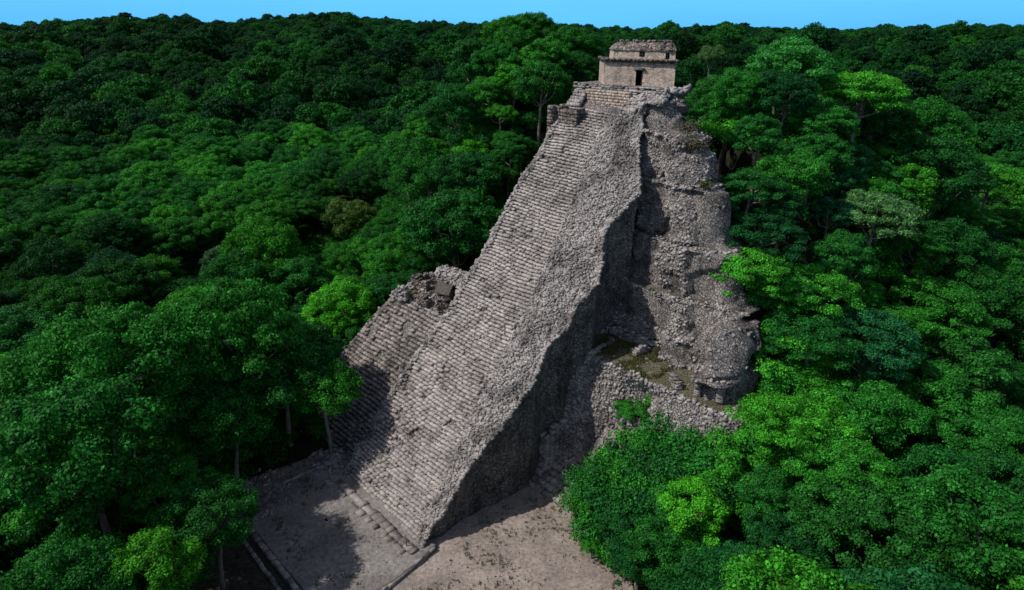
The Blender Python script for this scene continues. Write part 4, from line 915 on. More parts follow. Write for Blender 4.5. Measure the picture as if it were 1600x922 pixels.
  (-27.07, 69.89, 0.01, 0.87, 5.67, 4, 'teal', 'loose bluish green tree, midway left of the stair', 'jungle trees around the pyramid', 'jungle_tree', (0.01, -0.03), 1.11),
  (-44.57, 68.85, -0.09, 0.65, 4.88, 2, 'mid', 'tall domed mid green tree, low down in the left forest', 'jungle trees around the pyramid', 'jungle_tree', (-0.03, 0.0), 0.95),
  (40.67, 77.54, 20.69, 0.62, 4.62, 2, 'teal', 'tall domed bluish green tree, high up beside the right terraces', 'jungle trees around the pyramid', 'jungle_tree', (0.02, 0.03), 1.14),
  (38.59, 81.34, 25.29, 0.83, 2.94, 7, 'mid', 'umbrella-shaped mid green tree, far up beside the right terraces', 'jungle trees around the pyramid', 'jungle_tree', (0.0, -0.01), 1.04),
  (-33.04, 69.41, 0.07, 0.63, 4.96, 2, 'dark', 'tall domed dark green tree, low down left of the stair, left of two', 'jungle trees around the pyramid', 'jungle_tree', (0.02, 0.03), 1.03),
  (-54.68, 70.32, -0.13, 0.89, 2.06, 2, 'bright', 'tall domed bright green tree, low down at the left picture edge', 'jungle trees around the pyramid', 'jungle_tree', (-0.05, 0.03), 0.94),
  (52.2, 73.98, 9.02, 0.65, 5.76, 0, 'dark', 'rounded dark green tree, midway in the right forest', 'jungle trees around the pyramid', 'jungle_tree', (-0.03, -0.04), 0.92),
  (-39.99, 70.89, 0.02, 0.96, 3.53, 5, 'mid', 'narrow mid green tree, low down in the left forest', 'jungle trees around the pyramid: narrow mid green tree, low down in the left forest', 'jungle_tree', (-0.07, 0.05), 1.14),
  (-36.34, 70.68, 0.07, 0.83, 1.74, 5, 'mid', 'narrow mid green tree, low down in the left forest', 'jungle trees around the pyramid: narrow mid green tree, low down in the left forest', 'jungle_tree', (-0.03, 0.04), 1.02),
  (47.14, 78.28, 16.46, 0.71, 5.86, 6, 'mid', 'full bushy mid green tree, high up in the right forest, left of three', 'jungle trees around the pyramid', 'jungle_tree', (0.03, -0.01), 1.0),
  (-44.26, 72.63, -0.14, 0.82, 5.1, 7, 'mid', 'umbrella-shaped mid green tree, midway in the left forest', 'jungle trees around the pyramid', 'jungle_tree', (0.01, -0.02), 1.03),
  (-30.99, 72.44, 0.04, 0.9, 0.45, 2, 'dark', 'tall domed dark green tree, midway left of the stair', 'jungle trees around the pyramid', 'jungle_tree', (0.01, -0.01), 1.0),
  (51.23, 77.91, 12.95, 0.67, 3.37, 5, 'mid', 'narrow mid green tree, midway in the right forest, right of two', 'jungle trees around the pyramid', 'jungle_tree', (-0.01, 0.01), 1.05),
  (55.7, 77.87, 9.26, 1.03, 3.91, 6, 'mid', 'full bushy mid green tree, midway at the right picture edge, left of three', 'jungle trees around the pyramid', 'jungle_tree', (0.04, 0.03), 0.99),
  (66.09, 73.0, -0.11, 0.72, 0.29, 6, 'mid', 'full bushy mid green tree, low down at the right picture edge', 'jungle trees around the pyramid', 'jungle_tree', (0.04, -0.01), 1.09),
  (43.54, 82.65, 22.71, 0.8, 4.31, 5, 'teal', 'narrow bluish green tree, high up in the right forest', 'jungle trees around the pyramid', 'jungle_tree', (0.01, 0.03), 0.98),
  (61.83, 72.89, 0.41, 0.61, 0.03, 5, 'mid', 'narrow mid green tree, low down at the right picture edge, right of two', 'jungle trees around the pyramid', 'jungle_tree', (-0.0, -0.04), 1.15),
  (38.44, 85.31, 28.62, 0.61, 0.45, 2, 'teal', 'tall domed bluish green tree, far up beside the right terraces', 'jungle trees around the pyramid', 'jungle_tree', (0.01, 0.08), 1.16),
  (70.15, 74.13, -0.07, 0.91, 1.35, 5, 'teal', 'narrow bluish green tree, midway at the right picture edge', 'jungle trees around the pyramid', 'jungle_tree', (-0.02, -0.02), 0.99),
  (-35.31, 75.27, 0.02, 1.02, 5.5, 4, 'dark', 'loose dark green tree, midway in the left forest', 'jungle trees around the pyramid', 'jungle_tree', (-0.01, -0.03), 0.92),
  (47.36, 82.21, 19.49, 0.82, 2.16, 5, 'mid', 'narrow mid green tree, high up in the right forest, second from left of four', 'jungle trees around the pyramid', 'jungle_tree', (0.01, 0.02), 1.06),
  (45.59, 87.35, 24.97, 1.22, 2.04, 7, 'mid', 'umbrella-shaped mid green tree, far up in the right forest', 'jungle trees around the pyramid', 'jungle_tree', (-0.02, 0.02), 0.95),
  (-24.93, 74.22, 0.01, 0.65, 5.35, 2, 'mid', 'tall domed mid green tree, low down left of the stair', 'jungle trees around the pyramid', 'jungle_tree', (-0.03, 0.03), 0.98),
  (-67.33, 75.09, 0.04, 0.74, 3.24, 4, 'mid', 'loose mid green tree, midway at the left picture edge, right of three', 'jungle trees around the pyramid', 'jungle_tree', (0.01, -0.03), 0.92),
  (-56.25, 76.79, -0.02, 1.1, 0.33, 7, 'dark', 'umbrella-shaped dark green tree, midway at the left picture edge', 'jungle trees around the pyramid', 'jungle_tree', (0.05, -0.01), 1.1),
  (51.77, 82.19, 16.06, 1.05, 0.92, 5, 'mid', 'narrow mid green tree, high up in the right forest, rightmost of four', 'jungle trees around the pyramid', 'jungle_tree', (-0.02, -0.02), 1.1),
  (-39.64, 74.88, -0.01, 0.6, 1.27, 4, 'teal', 'loose bluish green tree, midway in the left forest', 'jungle trees around the pyramid', 'jungle_tree', (0.01, -0.0), 1.02),
  (-14.87, 91.99, 3.72, 0.69, 2.23, 4, 'mid', 'loose mid green tree, midway against the left of the stair', 'jungle trees around the pyramid', 'jungle_tree', (-0.03, -0.02), 1.08),
  (-1.77, 93.78, 7.86, 0.6, 0.04, 5, 'bright', 'narrow bright green tree, at the foot of the right wall', 'jungle trees around the pyramid', 'jungle_tree', (-0.02, -0.05), 1.09),
  (62.92, 78.61, 4.12, 1.06, 3.1, 3, 'mid', 'very broad mid green tree, midway at the right picture edge, right of two', 'jungle trees around the pyramid', 'jungle_tree', (0.03, 0.01), 1.09),
  (36.03, 89.36, 30.48, 1.02, 2.72, 6, 'teal', 'full bushy bluish green tree, far up beside the right terraces', 'jungle trees around the pyramid', 'jungle_tree', (0.01, -0.05), 0.99),
  (-20.58, 75.82, 0.01, 0.63, 1.63, 4, 'mid', 'loose mid green tree, midway left of the stair, middle of three', 'jungle trees around the pyramid', 'jungle_tree', (-0.02, -0.03), 1.16),
  (-18.94, 92.82, 3.02, 0.79, 1.91, 0, 'mid', 'rounded mid green tree, midway against the left of the stair', 'jungle trees around the pyramid', 'jungle_tree', (-0.01, 0.02), 1.11),
  (-0.51, 97.59, 11.2, 0.6, 4.37, 8, 'mid', 'low feathery mid green tree, at the foot of the right wall, left of two', 'jungle trees around the pyramid', 'jungle_tree', (-0.03, -0.04), 0.89),
  (-30.61, 77.18, 0.02, 0.83, 3.25, 4, 'mid', 'loose mid green tree, midway left of the stair, left of three', 'jungle trees around the pyramid', 'jungle_tree', (-0.01, -0.05), 0.92),
  (-61.49, 76.53, 0.19, 0.75, 5.8, 5, 'dark', 'narrow dark green tree, midway at the left picture edge, third of four from left', 'jungle trees around the pyramid', 'jungle_tree', (0.05, 0.03), 1.0),
  (3.25, 98.44, 12.22, 0.75, 5.58, 5, 'mid', 'narrow mid green tree, at the foot of the right wall', 'jungle trees around the pyramid: narrow mid green tree, at the foot of the right wall', 'jungle_tree', (0.03, -0.04), 0.88),
  (-46.96, 76.76, -0.22, 0.62, 4.09, 5, 'mid', 'narrow mid green tree, midway in the left forest, second from left of four', 'jungle trees around the pyramid', 'jungle_tree', (0.05, -0.02), 1.07),
  (-71.08, 78.36, -0.08, 1.15, 0.35, 5, 'teal', 'narrow bluish green tree, midway at the left picture edge', 'jungle trees around the pyramid', 'jungle_tree', (-0.03, -0.04), 1.06),
  (-51.49, 77.23, -0.27, 0.62, 5.09, 0, 'dark', 'rounded dark green tree, midway in the left forest, left of two', 'jungle trees around the pyramid', 'jungle_tree', (0.01, 0.01), 0.99),
  (-42.58, 78.36, -0.12, 0.9, 4.94, 6, 'mid', 'full bushy mid green tree, midway in the left forest', 'jungle trees around the pyramid', 'jungle_tree', (-0.01, 0.0), 1.11),
  (56.87, 86.09, 15.37, 1.25, 2.27, 6, 'mid', 'full bushy mid green tree, high up in the right forest, right of three', 'jungle trees around the pyramid', 'jungle_tree', (0.02, 0.01), 0.98),
  (-64.18, 77.91, 0.12, 0.78, 5.04, 5, 'dark', 'narrow dark green tree, midway at the left picture edge, second from left of four', 'jungle trees around the pyramid', 'jungle_tree', (-0.02, 0.03), 0.88),
  (-12.79, 96.68, 6.21, 0.84, 0.27, 3, 'mid', 'very broad mid green tree, high up against the left of the stair', 'jungle trees around the pyramid', 'jungle_tree', (-0.04, -0.04), 1.08),
  (-7.19, 100.05, 11.18, 1.11, 0.87, 1, 'mid', 'flat-topped mid green tree, at the foot of the right wall, left of two', 'jungle trees around the pyramid', 'jungle_tree', (-0.0, 0.01), 1.14),
  (-23.79, 79.32, 0.02, 0.91, 5.02, 6, 'bright', 'full bushy bright green tree, midway left of the stair', 'jungle trees around the pyramid', 'jungle_tree', (-0.07, 0.02), 1.12),
  (74.29, 79.6, -0.08, 0.86, 0.01, 0, 'mid', 'rounded mid green tree, midway at the right picture edge', 'jungle trees around the pyramid', 'jungle_tree', (-0.04, -0.04), 0.99),
  (43.62, 91.67, 29.9, 0.65, 0.11, 5, 'mid', 'narrow mid green tree, far up beside the right terraces, right of two', 'jungle trees around the pyramid', 'jungle_tree', (-0.03, -0.02), 1.15),
  (7.17, 100.0, 13.19, 0.62, 0.52, 5, 'mid', 'narrow mid green tree, at the foot of the right wall', 'jungle trees around the pyramid: narrow mid green tree, at the foot of the right wall', 'jungle_tree', (-0.02, 0.03), 0.94),
  (13.6, 102.74, 13.86, 1.06, 1.88, 7, 'mid', 'umbrella-shaped mid green tree, at the foot of the right wall', 'jungle trees around the pyramid', 'jungle_tree', (-0.07, 0.05), 1.07),
  (-17.44, 79.94, 0.26, 0.74, 2.0, 2, 'mid', 'tall domed mid green tree, midway against the left of the stair', 'jungle trees around the pyramid', 'jungle_tree', (-0.01, -0.02), 0.97),
  (61.42, 83.67, 9.59, 0.66, 3.5, 5, 'mid', 'narrow mid green tree, midway at the right picture edge', 'jungle trees around the pyramid', 'jungle_tree', (0.01, -0.06), 0.93),
  (69.6, 80.12, 0.32, 0.64, 5.63, 6, 'mid', 'full bushy mid green tree, midway at the right picture edge, right of three', 'jungle trees around the pyramid', 'jungle_tree', (-0.0, -0.07), 0.9),
  (26.52, 96.73, 2.88, 0.64, 4.98, 3, 'teal', 'very broad bluish green tree, at the foot of the right wall', 'jungle trees around the pyramid', 'jungle_tree', (0.03, -0.01), 1.08),
  (-19.36, 97.96, 4.26, 0.72, 0.45, 7, 'mid', 'umbrella-shaped mid green tree, high up against the left of the stair', 'jungle trees around the pyramid', 'jungle_tree', (0.07, 0.02), 1.16),
  (52.38, 89.72, 21.82, 0.76, 5.85, 5, 'mid', 'narrow mid green tree, high up in the right forest, third of four from left', 'jungle trees around the pyramid', 'jungle_tree', (0.03, -0.08), 0.92),
  (3.16, 102.67, 15.9, 0.7, 2.11, 8, 'mid', 'low feathery mid green tree, at the foot of the right wall, right of two', 'jungle trees around the pyramid', 'jungle_tree', (-0.05, 0.04), 0.88),
  (48.94, 93.64, 27.6, 0.96, 6.21, 1, 'bright', 'flat-topped bright green tree, far up in the right forest', 'jungle trees around the pyramid', 'jungle_tree', (0.0, 0.01), 0.98),
  (-52.01, 81.02, -0.23, 0.75, 5.7, 4, 'mid', 'loose mid green tree, midway in the left forest, leftmost of four', 'jungle trees around the pyramid', 'jungle_tree', (-0.02, 0.04), 1.0),
  (-48.2, 80.56, -0.25, 0.77, 5.5, 5, 'dark', 'narrow dark green tree, midway in the left forest, middle of three', 'jungle trees around the pyramid', 'jungle_tree', (0.01, 0.01), 0.94),
  (-60.53, 81.63, 0.13, 0.97, 2.14, 5, 'dark', 'narrow dark green tree, midway at the left picture edge, rightmost of four', 'jungle trees around the pyramid', 'jungle_tree', (0.03, -0.02), 1.03),
  (8.91, 104.65, 17.0, 1.12, 1.34, 5, 'mid', 'narrow mid green tree, at the foot of the right wall', 'jungle trees around the pyramid: narrow mid green tree, at the foot of the right wall', 'jungle_tree', (-0.05, -0.01), 0.93),
  (-36.29, 82.04, -0.02, 0.76, 1.69, 1, 'mid', 'flat-topped mid green tree, midway left of the stair, left of three', 'jungle trees around the pyramid', 'jungle_tree', (-0.02, -0.02), 1.12),
  (-56.49, 81.43, -0.01, 0.79, 3.46, 5, 'dark', 'narrow dark green tree, midway in the left forest, left of three', 'jungle trees around the pyramid', 'jungle_tree', (0.07, -0.05), 1.02),
  (42.2, 94.25, 30.54, 0.6, 5.3, 4, 'dark', 'loose dark green tree, far up beside the right terraces', 'jungle trees around the pyramid', 'jungle_tree', (-0.01, -0.07), 1.11),
  (-69.16, 81.66, 0.04, 0.6, 2.1, 4, 'dark', 'loose dark green tree, midway at the left picture edge', 'jungle trees around the pyramid', 'jungle_tree', (-0.05, 0.02), 1.09),
  (-64.9, 82.39, 0.07, 0.72, 2.88, 6, 'teal', 'full bushy bluish green tree, midway at the left picture edge', 'jungle trees around the pyramid', 'jungle_tree', (0.06, -0.03), 0.91),
  (-78.01, 83.23, -0.08, 0.94, 6.02, 0, 'dark', 'rounded dark green tree, midway at the left picture edge', 'jungle trees around the pyramid', 'jungle_tree', (0.02, 0.05), 0.97),
  (-15.9, 101.22, 7.28, 0.67, 0.58, 1, 'bright', 'flat-topped bright green tree, high up against the left of the stair', 'jungle trees around the pyramid', 'jungle_tree', (0.04, 0.02), 0.94),
  (22.48, 101.75, 9.37, 0.73, 1.56, 5, 'dark', 'narrow dark green tree, at the foot of the right wall', 'jungle trees around the pyramid', 'jungle_tree', (-0.03, -0.01), 1.08),
  (-0.72, 105.45, 18.23, 0.68, 0.6, 2, 'mid', 'tall domed mid green tree, at the foot of the right wall, middle of three', 'jungle trees around the pyramid', 'jungle_tree', (-0.01, 0.01), 1.16),
  (-5.68, 105.53, 16.54, 0.7, 0.09, 1, 'mid', 'flat-topped mid green tree, at the foot of the right wall, right of two', 'jungle trees around the pyramid', 'jungle_tree', (0.04, -0.01), 1.08),
  (66.75, 86.22, 7.56, 0.65, 6.13, 3, 'mid', 'very broad mid green tree, midway at the right picture edge, left of two', 'jungle trees around the pyramid', 'jungle_tree', (0.03, -0.02), 1.14),
  (-29.99, 83.09, -0.05, 0.62, 4.74, 1, 'mid', 'flat-topped mid green tree, midway left of the stair, middle of three', 'jungle trees around the pyramid', 'jungle_tree', (0.0, 0.0), 1.1),
  (55.36, 92.82, 22.05, 0.72, 5.61, 1, 'dark', 'flat-topped dark green tree, far up in the right forest', 'jungle trees around the pyramid', 'jungle_tree', (0.04, -0.0), 0.92),
  (-73.14, 83.57, 0.04, 0.94, 2.95, 2, 'mid', 'tall domed mid green tree, midway at the left picture edge, left of three', 'jungle trees around the pyramid', 'jungle_tree', (0.03, -0.01), 0.89),
  (79.15, 83.42, 0.34, 0.62, 2.48, 4, 'mid', 'loose mid green tree, midway at the right picture edge', 'jungle trees around the pyramid', 'jungle_tree', (-0.01, 0.0), 1.12),
  (-12.34, 83.99, 1.69, 0.79, 0.26, 5, 'mid', 'narrow mid green tree, midway against the left of the stair', 'jungle trees around the pyramid', 'jungle_tree', (-0.06, 0.01), 1.02),
  (-43.9, 83.13, -0.19, 0.63, 2.87, 0, 'mid', 'rounded mid green tree, midway in the left forest', 'jungle trees around the pyramid', 'jungle_tree', (0.0, 0.01), 1.08),
  (-17.25, 85.48, 1.28, 0.94, 3.02, 1, 'mid', 'flat-topped mid green tree, midway against the left of the stair', 'jungle trees around the pyramid', 'jungle_tree', (0.0, 0.02), 0.92),
  (18.07, 104.0, 12.77, 0.62, 4.86, 0, 'mid', 'rounded mid green tree, at the foot of the right wall', 'jungle trees around the pyramid', 'jungle_tree', (0.01, -0.09), 0.97),
  (7.94, 108.44, 20.97, 0.68, 2.92, 5, 'bright', 'narrow bright green tree, far up behind the summit', 'jungle trees around the pyramid', 'jungle_tree', (-0.04, -0.01), 0.99),
  (1.64, 107.85, 21.04, 0.7, 4.3, 5, 'mid', 'narrow mid green tree, at the foot of the right wall', 'jungle trees around the pyramid: narrow mid green tree, at the foot of the right wall', 'jungle_tree', (0.03, 0.03), 0.94),
  (62.76, 90.38, 14.19, 0.71, 3.83, 4, 'mid', 'loose mid green tree, high up at the right picture edge', 'jungle trees around the pyramid', 'jungle_tree', (0.0, 0.02), 1.06),
  (74.69, 85.81, 1.26, 0.85, 1.47, 1, 'teal', 'flat-topped bluish green tree, midway at the right picture edge', 'jungle trees around the pyramid', 'jungle_tree', (0.02, 0.0), 0.88),
  (4.46, 111.81, 25.11, 1.08, 1.96, 4, 'bright', 'loose bright green tree, far up behind the summit, right of three', 'jungle trees around the pyramid', 'jungle_tree', (-0.0, 0.0), 1.1),
  (15.91, 107.18, 16.43, 0.9, 4.65, 5, 'mid', 'narrow mid green tree, at the foot of the right wall', 'jungle trees around the pyramid: narrow mid green tree, at the foot of the right wall', 'jungle_tree', (-0.03, -0.0), 0.99),
  (11.38, 107.89, 19.23, 0.68, 1.5, 2, 'dark', 'tall domed dark green tree, at the foot of the right wall', 'jungle trees around the pyramid', 'jungle_tree', (0.01, -0.08), 0.9),
  (-39.63, 86.5, -0.03, 1.05, 4.65, 4, 'mid', 'loose mid green tree, midway in the left forest, rightmost of four', 'jungle trees around the pyramid', 'jungle_tree', (0.04, -0.03), 1.15),
  (-1.11, 109.07, 21.77, 0.64, 4.73, 2, 'mid', 'tall domed mid green tree, at the foot of the right wall, left of three', 'jungle trees around the pyramid', 'jungle_tree', (-0.05, 0.02), 0.9),
  (-53.67, 84.82, -0.16, 0.63, 2.4, 0, 'dark', 'rounded dark green tree, midway in the left forest, right of two', 'jungle trees around the pyramid', 'jungle_tree', (0.0, -0.02), 1.06),
  (-14.3, 106.35, 11.38, 1.09, 0.99, 0, 'bright', 'rounded bright green tree, high up against the left of the stair', 'jungle trees around the pyramid', 'jungle_tree', (-0.03, -0.01), 1.06),
  (-8.02, 89.78, 4.29, 1.41, 3.19, 3, 'mid', 'very broad mid green tree, at the foot of the right wall', 'jungle trees around the pyramid', 'jungle_tree', (0.08, 0.0), 1.04),
  (26.6, 103.57, 7.8, 0.61, 2.26, 5, 'mid', 'narrow mid green tree, at the foot of the right wall', 'jungle trees around the pyramid: narrow mid green tree, at the foot of the right wall', 'jungle_tree', (0.02, -0.03), 0.97),
  (-58.63, 86.92, -0.08, 1.02, 6.04, 3, 'mid', 'very broad mid green tree, midway in the left forest', 'jungle trees around the pyramid', 'jungle_tree', (-0.04, 0.01), 1.05),
  (-48.56, 85.84, -0.19, 0.86, 4.28, 5, 'mid', 'narrow mid green tree, midway in the left forest, third of four from left', 'jungle trees around the pyramid', 'jungle_tree', (-0.03, -0.02), 0.98),
  (-68.06, 86.16, -0.04, 0.83, 2.88, 0, 'mid', 'rounded mid green tree, midway at the left picture edge, right of two', 'jungle trees around the pyramid', 'jungle_tree', (-0.02, 0.04), 1.16),
  (22.76, 107.69, 11.64, 1.12, 1.82, 6, 'mid', 'full bushy mid green tree, at the foot of the right wall', 'jungle trees around the pyramid', 'jungle_tree', (-0.04, 0.02), 1.07),
  (54.44, 97.68, 22.96, 1.07, 4.83, 4, 'mid', 'loose mid green tree, far up in the right forest', 'jungle trees around the pyramid', 'jungle_tree', (0.03, 0.04), 0.93),
  (-1.85, 112.34, 24.62, 0.61, 5.68, 7, 'mid', 'umbrella-shaped mid green tree, far up behind the summit', 'jungle trees around the pyramid', 'jungle_tree', (0.03, 0.01), 1.08),
  (-6.74, 110.14, 19.92, 0.68, 1.8, 0, 'bright', 'rounded bright green tree, at the foot of the right wall', 'jungle trees around the pyramid', 'jungle_tree', (-0.03, -0.0), 0.91),
  (35.72, 98.6, 28.98, 0.64, 1.69, 2, 'dark', 'tall domed dark green tree, far up beside the right terraces', 'jungle trees around the pyramid', 'jungle_tree', (0.02, -0.02), 1.17),
  (70.27, 90.5, 8.43, 0.67, 4.74, 3, 'dark', 'very broad dark green tree, high up at the right picture edge', 'jungle trees around the pyramid', 'jungle_tree', (0.0, 0.01), 1.01),
  (12.21, 111.54, 22.03, 0.85, 4.34, 2, 'mid', 'tall domed mid green tree, far up behind the summit, rightmost of four', 'jungle trees around the pyramid', 'jungle_tree', (-0.02, -0.02), 0.91),
  (-26.11, 86.95, 0.29, 0.71, 0.21, 5, 'mid', 'narrow mid green tree, midway left of the stair', 'jungle trees around the pyramid', 'jungle_tree', (-0.01, 0.02), 1.05),
  (41.37, 101.13, 28.33, 1.18, 0.15, 1, 'mid', 'flat-topped mid green tree, far up beside the right terraces', 'jungle trees around the pyramid', 'jungle_tree', (0.02, -0.01), 0.97),
  (60.93, 96.77, 19.96, 1.09, 5.13, 6, 'mid', 'full bushy mid green tree, far up in the right forest', 'jungle trees around the pyramid', 'jungle_tree', (0.01, 0.03), 1.09),
  (-22.07, 88.13, 1.2, 0.64, 5.11, 7, 'mid', 'umbrella-shaped mid green tree, midway left of the stair', 'jungle trees around the pyramid', 'jungle_tree', (0.05, -0.09), 0.99),
  (-31.98, 88.58, 0.06, 1.09, 3.81, 2, 'mid', 'tall domed mid green tree, midway left of the stair', 'jungle trees around the pyramid', 'jungle_tree', (0.02, -0.03), 1.02),
  (-45.36, 88.05, -0.12, 0.92, 5.72, 2, 'dark', 'tall domed dark green tree, midway in the left forest, right of two', 'jungle trees around the pyramid', 'jungle_tree', (0.03, 0.01), 0.98),
  (48.25, 99.51, 25.42, 0.85, 5.07, 1, 'dark', 'flat-topped dark green tree, far up beside the right terraces', 'jungle trees around the pyramid', 'jungle_tree', (0.02, -0.01), 0.94),
  (-81.77, 88.48, -0.05, 0.77, 1.85, 4, 'mid', 'loose mid green tree, midway at the left picture edge, left of three', 'jungle trees around the pyramid', 'jungle_tree', (0.01, 0.01), 1.02),
  (17.58, 110.89, 17.77, 0.8, 6.04, 2, 'mid', 'tall domed mid green tree, at the foot of the right wall, right of three', 'jungle trees around the pyramid', 'jungle_tree', (0.03, -0.04), 1.01),
  (67.48, 93.56, 13.11, 0.72, 5.06, 2, 'mid', 'tall domed mid green tree, high up at the right picture edge', 'jungle trees around the pyramid', 'jungle_tree', (0.04, -0.01), 0.89),
  (0.11, 115.67, 28.21, 0.84, 0.97, 2, 'mid', 'tall domed mid green tree, far up behind the summit, third of four from left', 'jungle trees around the pyramid', 'jungle_tree', (-0.08, 0.06), 1.06),
  (77.96, 88.95, 1.26, 0.66, 4.43, 5, 'dark', 'narrow dark green tree, midway at the right picture edge', 'jungle trees around the pyramid', 'jungle_tree', (0.0, -0.0), 0.9),
  (-74.75, 88.79, 0.0, 0.69, 0.26, 0, 'mid', 'rounded mid green tree, midway at the left picture edge, left of two', 'jungle trees around the pyramid', 'jungle_tree', (0.01, -0.08), 1.17),
  (-10.46, 113.69, 19.5, 1.16, 0.27, 2, 'mid', 'tall domed mid green tree, far up behind the summit, leftmost of four', 'jungle trees around the pyramid', 'jungle_tree', (0.02, 0.02), 1.17),
  (81.54, 89.51, 0.19, 0.82, 5.9, 2, 'dark', 'tall domed dark green tree, midway at the right picture edge', 'jungle trees around the pyramid', 'jungle_tree', (0.01, -0.02), 1.05),
  (-50.79, 90.04, -0.03, 0.82, 4.55, 4, 'mid', 'loose mid green tree, midway in the left forest, second from left of four', 'jungle trees around the pyramid', 'jungle_tree', (-0.04, 0.01), 0.91),
  (-4.5, 116.37, 26.69, 0.91, 6.11, 2, 'mid', 'tall domed mid green tree, far up behind the summit, second from left of four', 'jungle trees around the pyramid', 'jungle_tree', (0.02, -0.0), 0.92),
  (5.99, 118.6, 30.34, 1.15, 3.63, 5, 'mid', 'narrow mid green tree, far up behind the summit, second from left of four', 'jungle trees around the pyramid', 'jungle_tree', (-0.03, 0.03), 1.02),
  (76.58, 92.4, 5.08, 0.79, 1.15, 0, 'dark', 'rounded dark green tree, midway at the right picture edge, left of two', 'jungle trees around the pyramid', 'jungle_tree', (0.01, 0.04), 1.07),
  (70.99, 95.34, 11.85, 0.66, 1.18, 1, 'teal', 'flat-topped bluish green tree, high up at the right picture edge', 'jungle trees around the pyramid', 'jungle_tree', (0.01, 0.04), 0.91),
  (-25.31, 91.12, 1.27, 0.67, 2.8, 1, 'mid', 'flat-topped mid green tree, midway left of the stair, right of three', 'jungle trees around the pyramid', 'jungle_tree', (-0.02, -0.08), 1.04),
  (11.93, 116.67, 26.22, 0.82, 2.49, 5, 'mid', 'narrow mid green tree, far up behind the summit, third of four from left', 'jungle trees around the pyramid', 'jungle_tree', (0.03, -0.01), 1.04),
  (16.42, 117.47, 23.07, 0.76, 1.3, 7, 'bright', 'umbrella-shaped bright green tree, far up behind the summit, right of three', 'jungle trees around the pyramid', 'jungle_tree', (-0.03, -0.04), 1.03),
  (-18.16, 112.88, 11.25, 1.33, 0.41, 4, 'mid', 'loose mid green tree, high up against the left of the stair', 'jungle trees around the pyramid', 'jungle_tree', (0.02, 0.0), 0.98),
  (67.12, 97.89, 16.1, 0.83, 6.0, 0, 'teal', 'rounded bluish green tree, high up at the right picture edge', 'jungle trees around the pyramid', 'jungle_tree', (-0.07, 0.02), 0.95),
  (-86.13, 91.13, -0.0, 0.63, 5.31, 5, 'dark', 'narrow dark green tree, midway at the left picture edge, leftmost of four', 'jungle trees around the pyramid', 'jungle_tree', (-0.02, 0.04), 1.17),
  (-54.9, 91.18, -0.08, 0.66, 5.11, 5, 'mid', 'narrow mid green tree, midway in the left forest, leftmost of four', 'jungle trees around the pyramid', 'jungle_tree', (0.03, -0.01), 1.12),
  (-76.56, 92.13, 0.01, 0.68, 3.21, 7, 'mid', 'umbrella-shaped mid green tree, midway at the left picture edge', 'jungle trees around the pyramid', 'jungle_tree', (-0.04, 0.02), 0.97),
  (-71.21, 92.85, -0.13, 1.17, 0.86, 2, 'mid', 'tall domed mid green tree, midway at the left picture edge, right of three', 'jungle trees around the pyramid', 'jungle_tree', (0.05, 0.02), 1.07),
  (-63.27, 93.61, -0.28, 1.05, 5.15, 7, 'teal', 'umbrella-shaped bluish green tree, midway in the left forest', 'jungle trees around the pyramid', 'jungle_tree', (-0.0, 0.02), 0.98),
  (-2.28, 121.06, 31.01, 0.82, 2.66, 3, 'mid', 'very broad mid green tree, far up behind the summit', 'jungle trees around the pyramid', 'jungle_tree', (0.02, 0.03), 1.06),
  (-8.7, 118.74, 24.32, 0.81, 5.7, 7, 'bright', 'umbrella-shaped bright green tree, far up behind the summit, left of three', 'jungle trees around the pyramid', 'jungle_tree', (0.0, -0.02), 0.94),
  (2.98, 121.52, 32.51, 0.71, 0.97, 4, 'bright', 'loose bright green tree, far up behind the summit, middle of three', 'jungle trees around the pyramid', 'jungle_tree', (0.04, 0.03), 1.03),
  (-38.8, 94.26, 0.01, 1.22, 0.46, 6, 'mid', 'full bushy mid green tree, midway left of the stair, left of two', 'jungle trees around the pyramid', 'jungle_tree', (0.03, 0.02), 1.13),
  (87.91, 92.68, 0.17, 0.68, 5.09, 0, 'dark', 'rounded dark green tree, midway at the right picture edge, right of two', 'jungle trees around the pyramid', 'jungle_tree', (-0.06, 0.01), 0.99),
  (34.07, 104.47, 25.73, 0.93, 1.32, 6, 'mid', 'full bushy mid green tree, far up beside the right terraces, left of two', 'jungle trees around the pyramid', 'jungle_tree', (0.02, -0.05), 1.09),
  (-82.2, 93.56, -0.02, 0.79, 5.47, 4, 'mid', 'loose mid green tree, midway at the left picture edge, middle of three', 'jungle trees around the pyramid', 'jungle_tree', (-0.03, -0.0), 0.93),
  (-46.28, 93.42, -0.06, 0.66, 4.12, 4, 'mid', 'loose mid green tree, midway in the left forest, third of four from left', 'jungle trees around the pyramid', 'jungle_tree', (-0.01, -0.06), 1.1),
  (19.53, 116.25, 19.09, 0.66, 3.95, 5, 'mid', 'narrow mid green tree, at the foot of the right wall', 'jungle trees around the pyramid: narrow mid green tree, at the foot of the right wall', 'jungle_tree', (0.0, 0.01), 1.12),
  (23.55, 114.71, 13.95, 0.69, 4.72, 0, 'dark', 'rounded dark green tree, at the foot of the right wall', 'jungle trees around the pyramid', 'jungle_tree', (-0.02, -0.01), 1.03),
  (83.22, 95.83, 2.83, 0.83, 0.77, 1, 'mid', 'flat-topped mid green tree, midway at the right picture edge', 'jungle trees around the pyramid', 'jungle_tree', (-0.0, -0.0), 1.09),
  (48.08, 103.97, 23.4, 0.63, 5.28, 7, 'bright', 'umbrella-shaped bright green tree, far up beside the right terraces', 'jungle trees around the pyramid', 'jungle_tree', (-0.01, -0.0), 1.09),
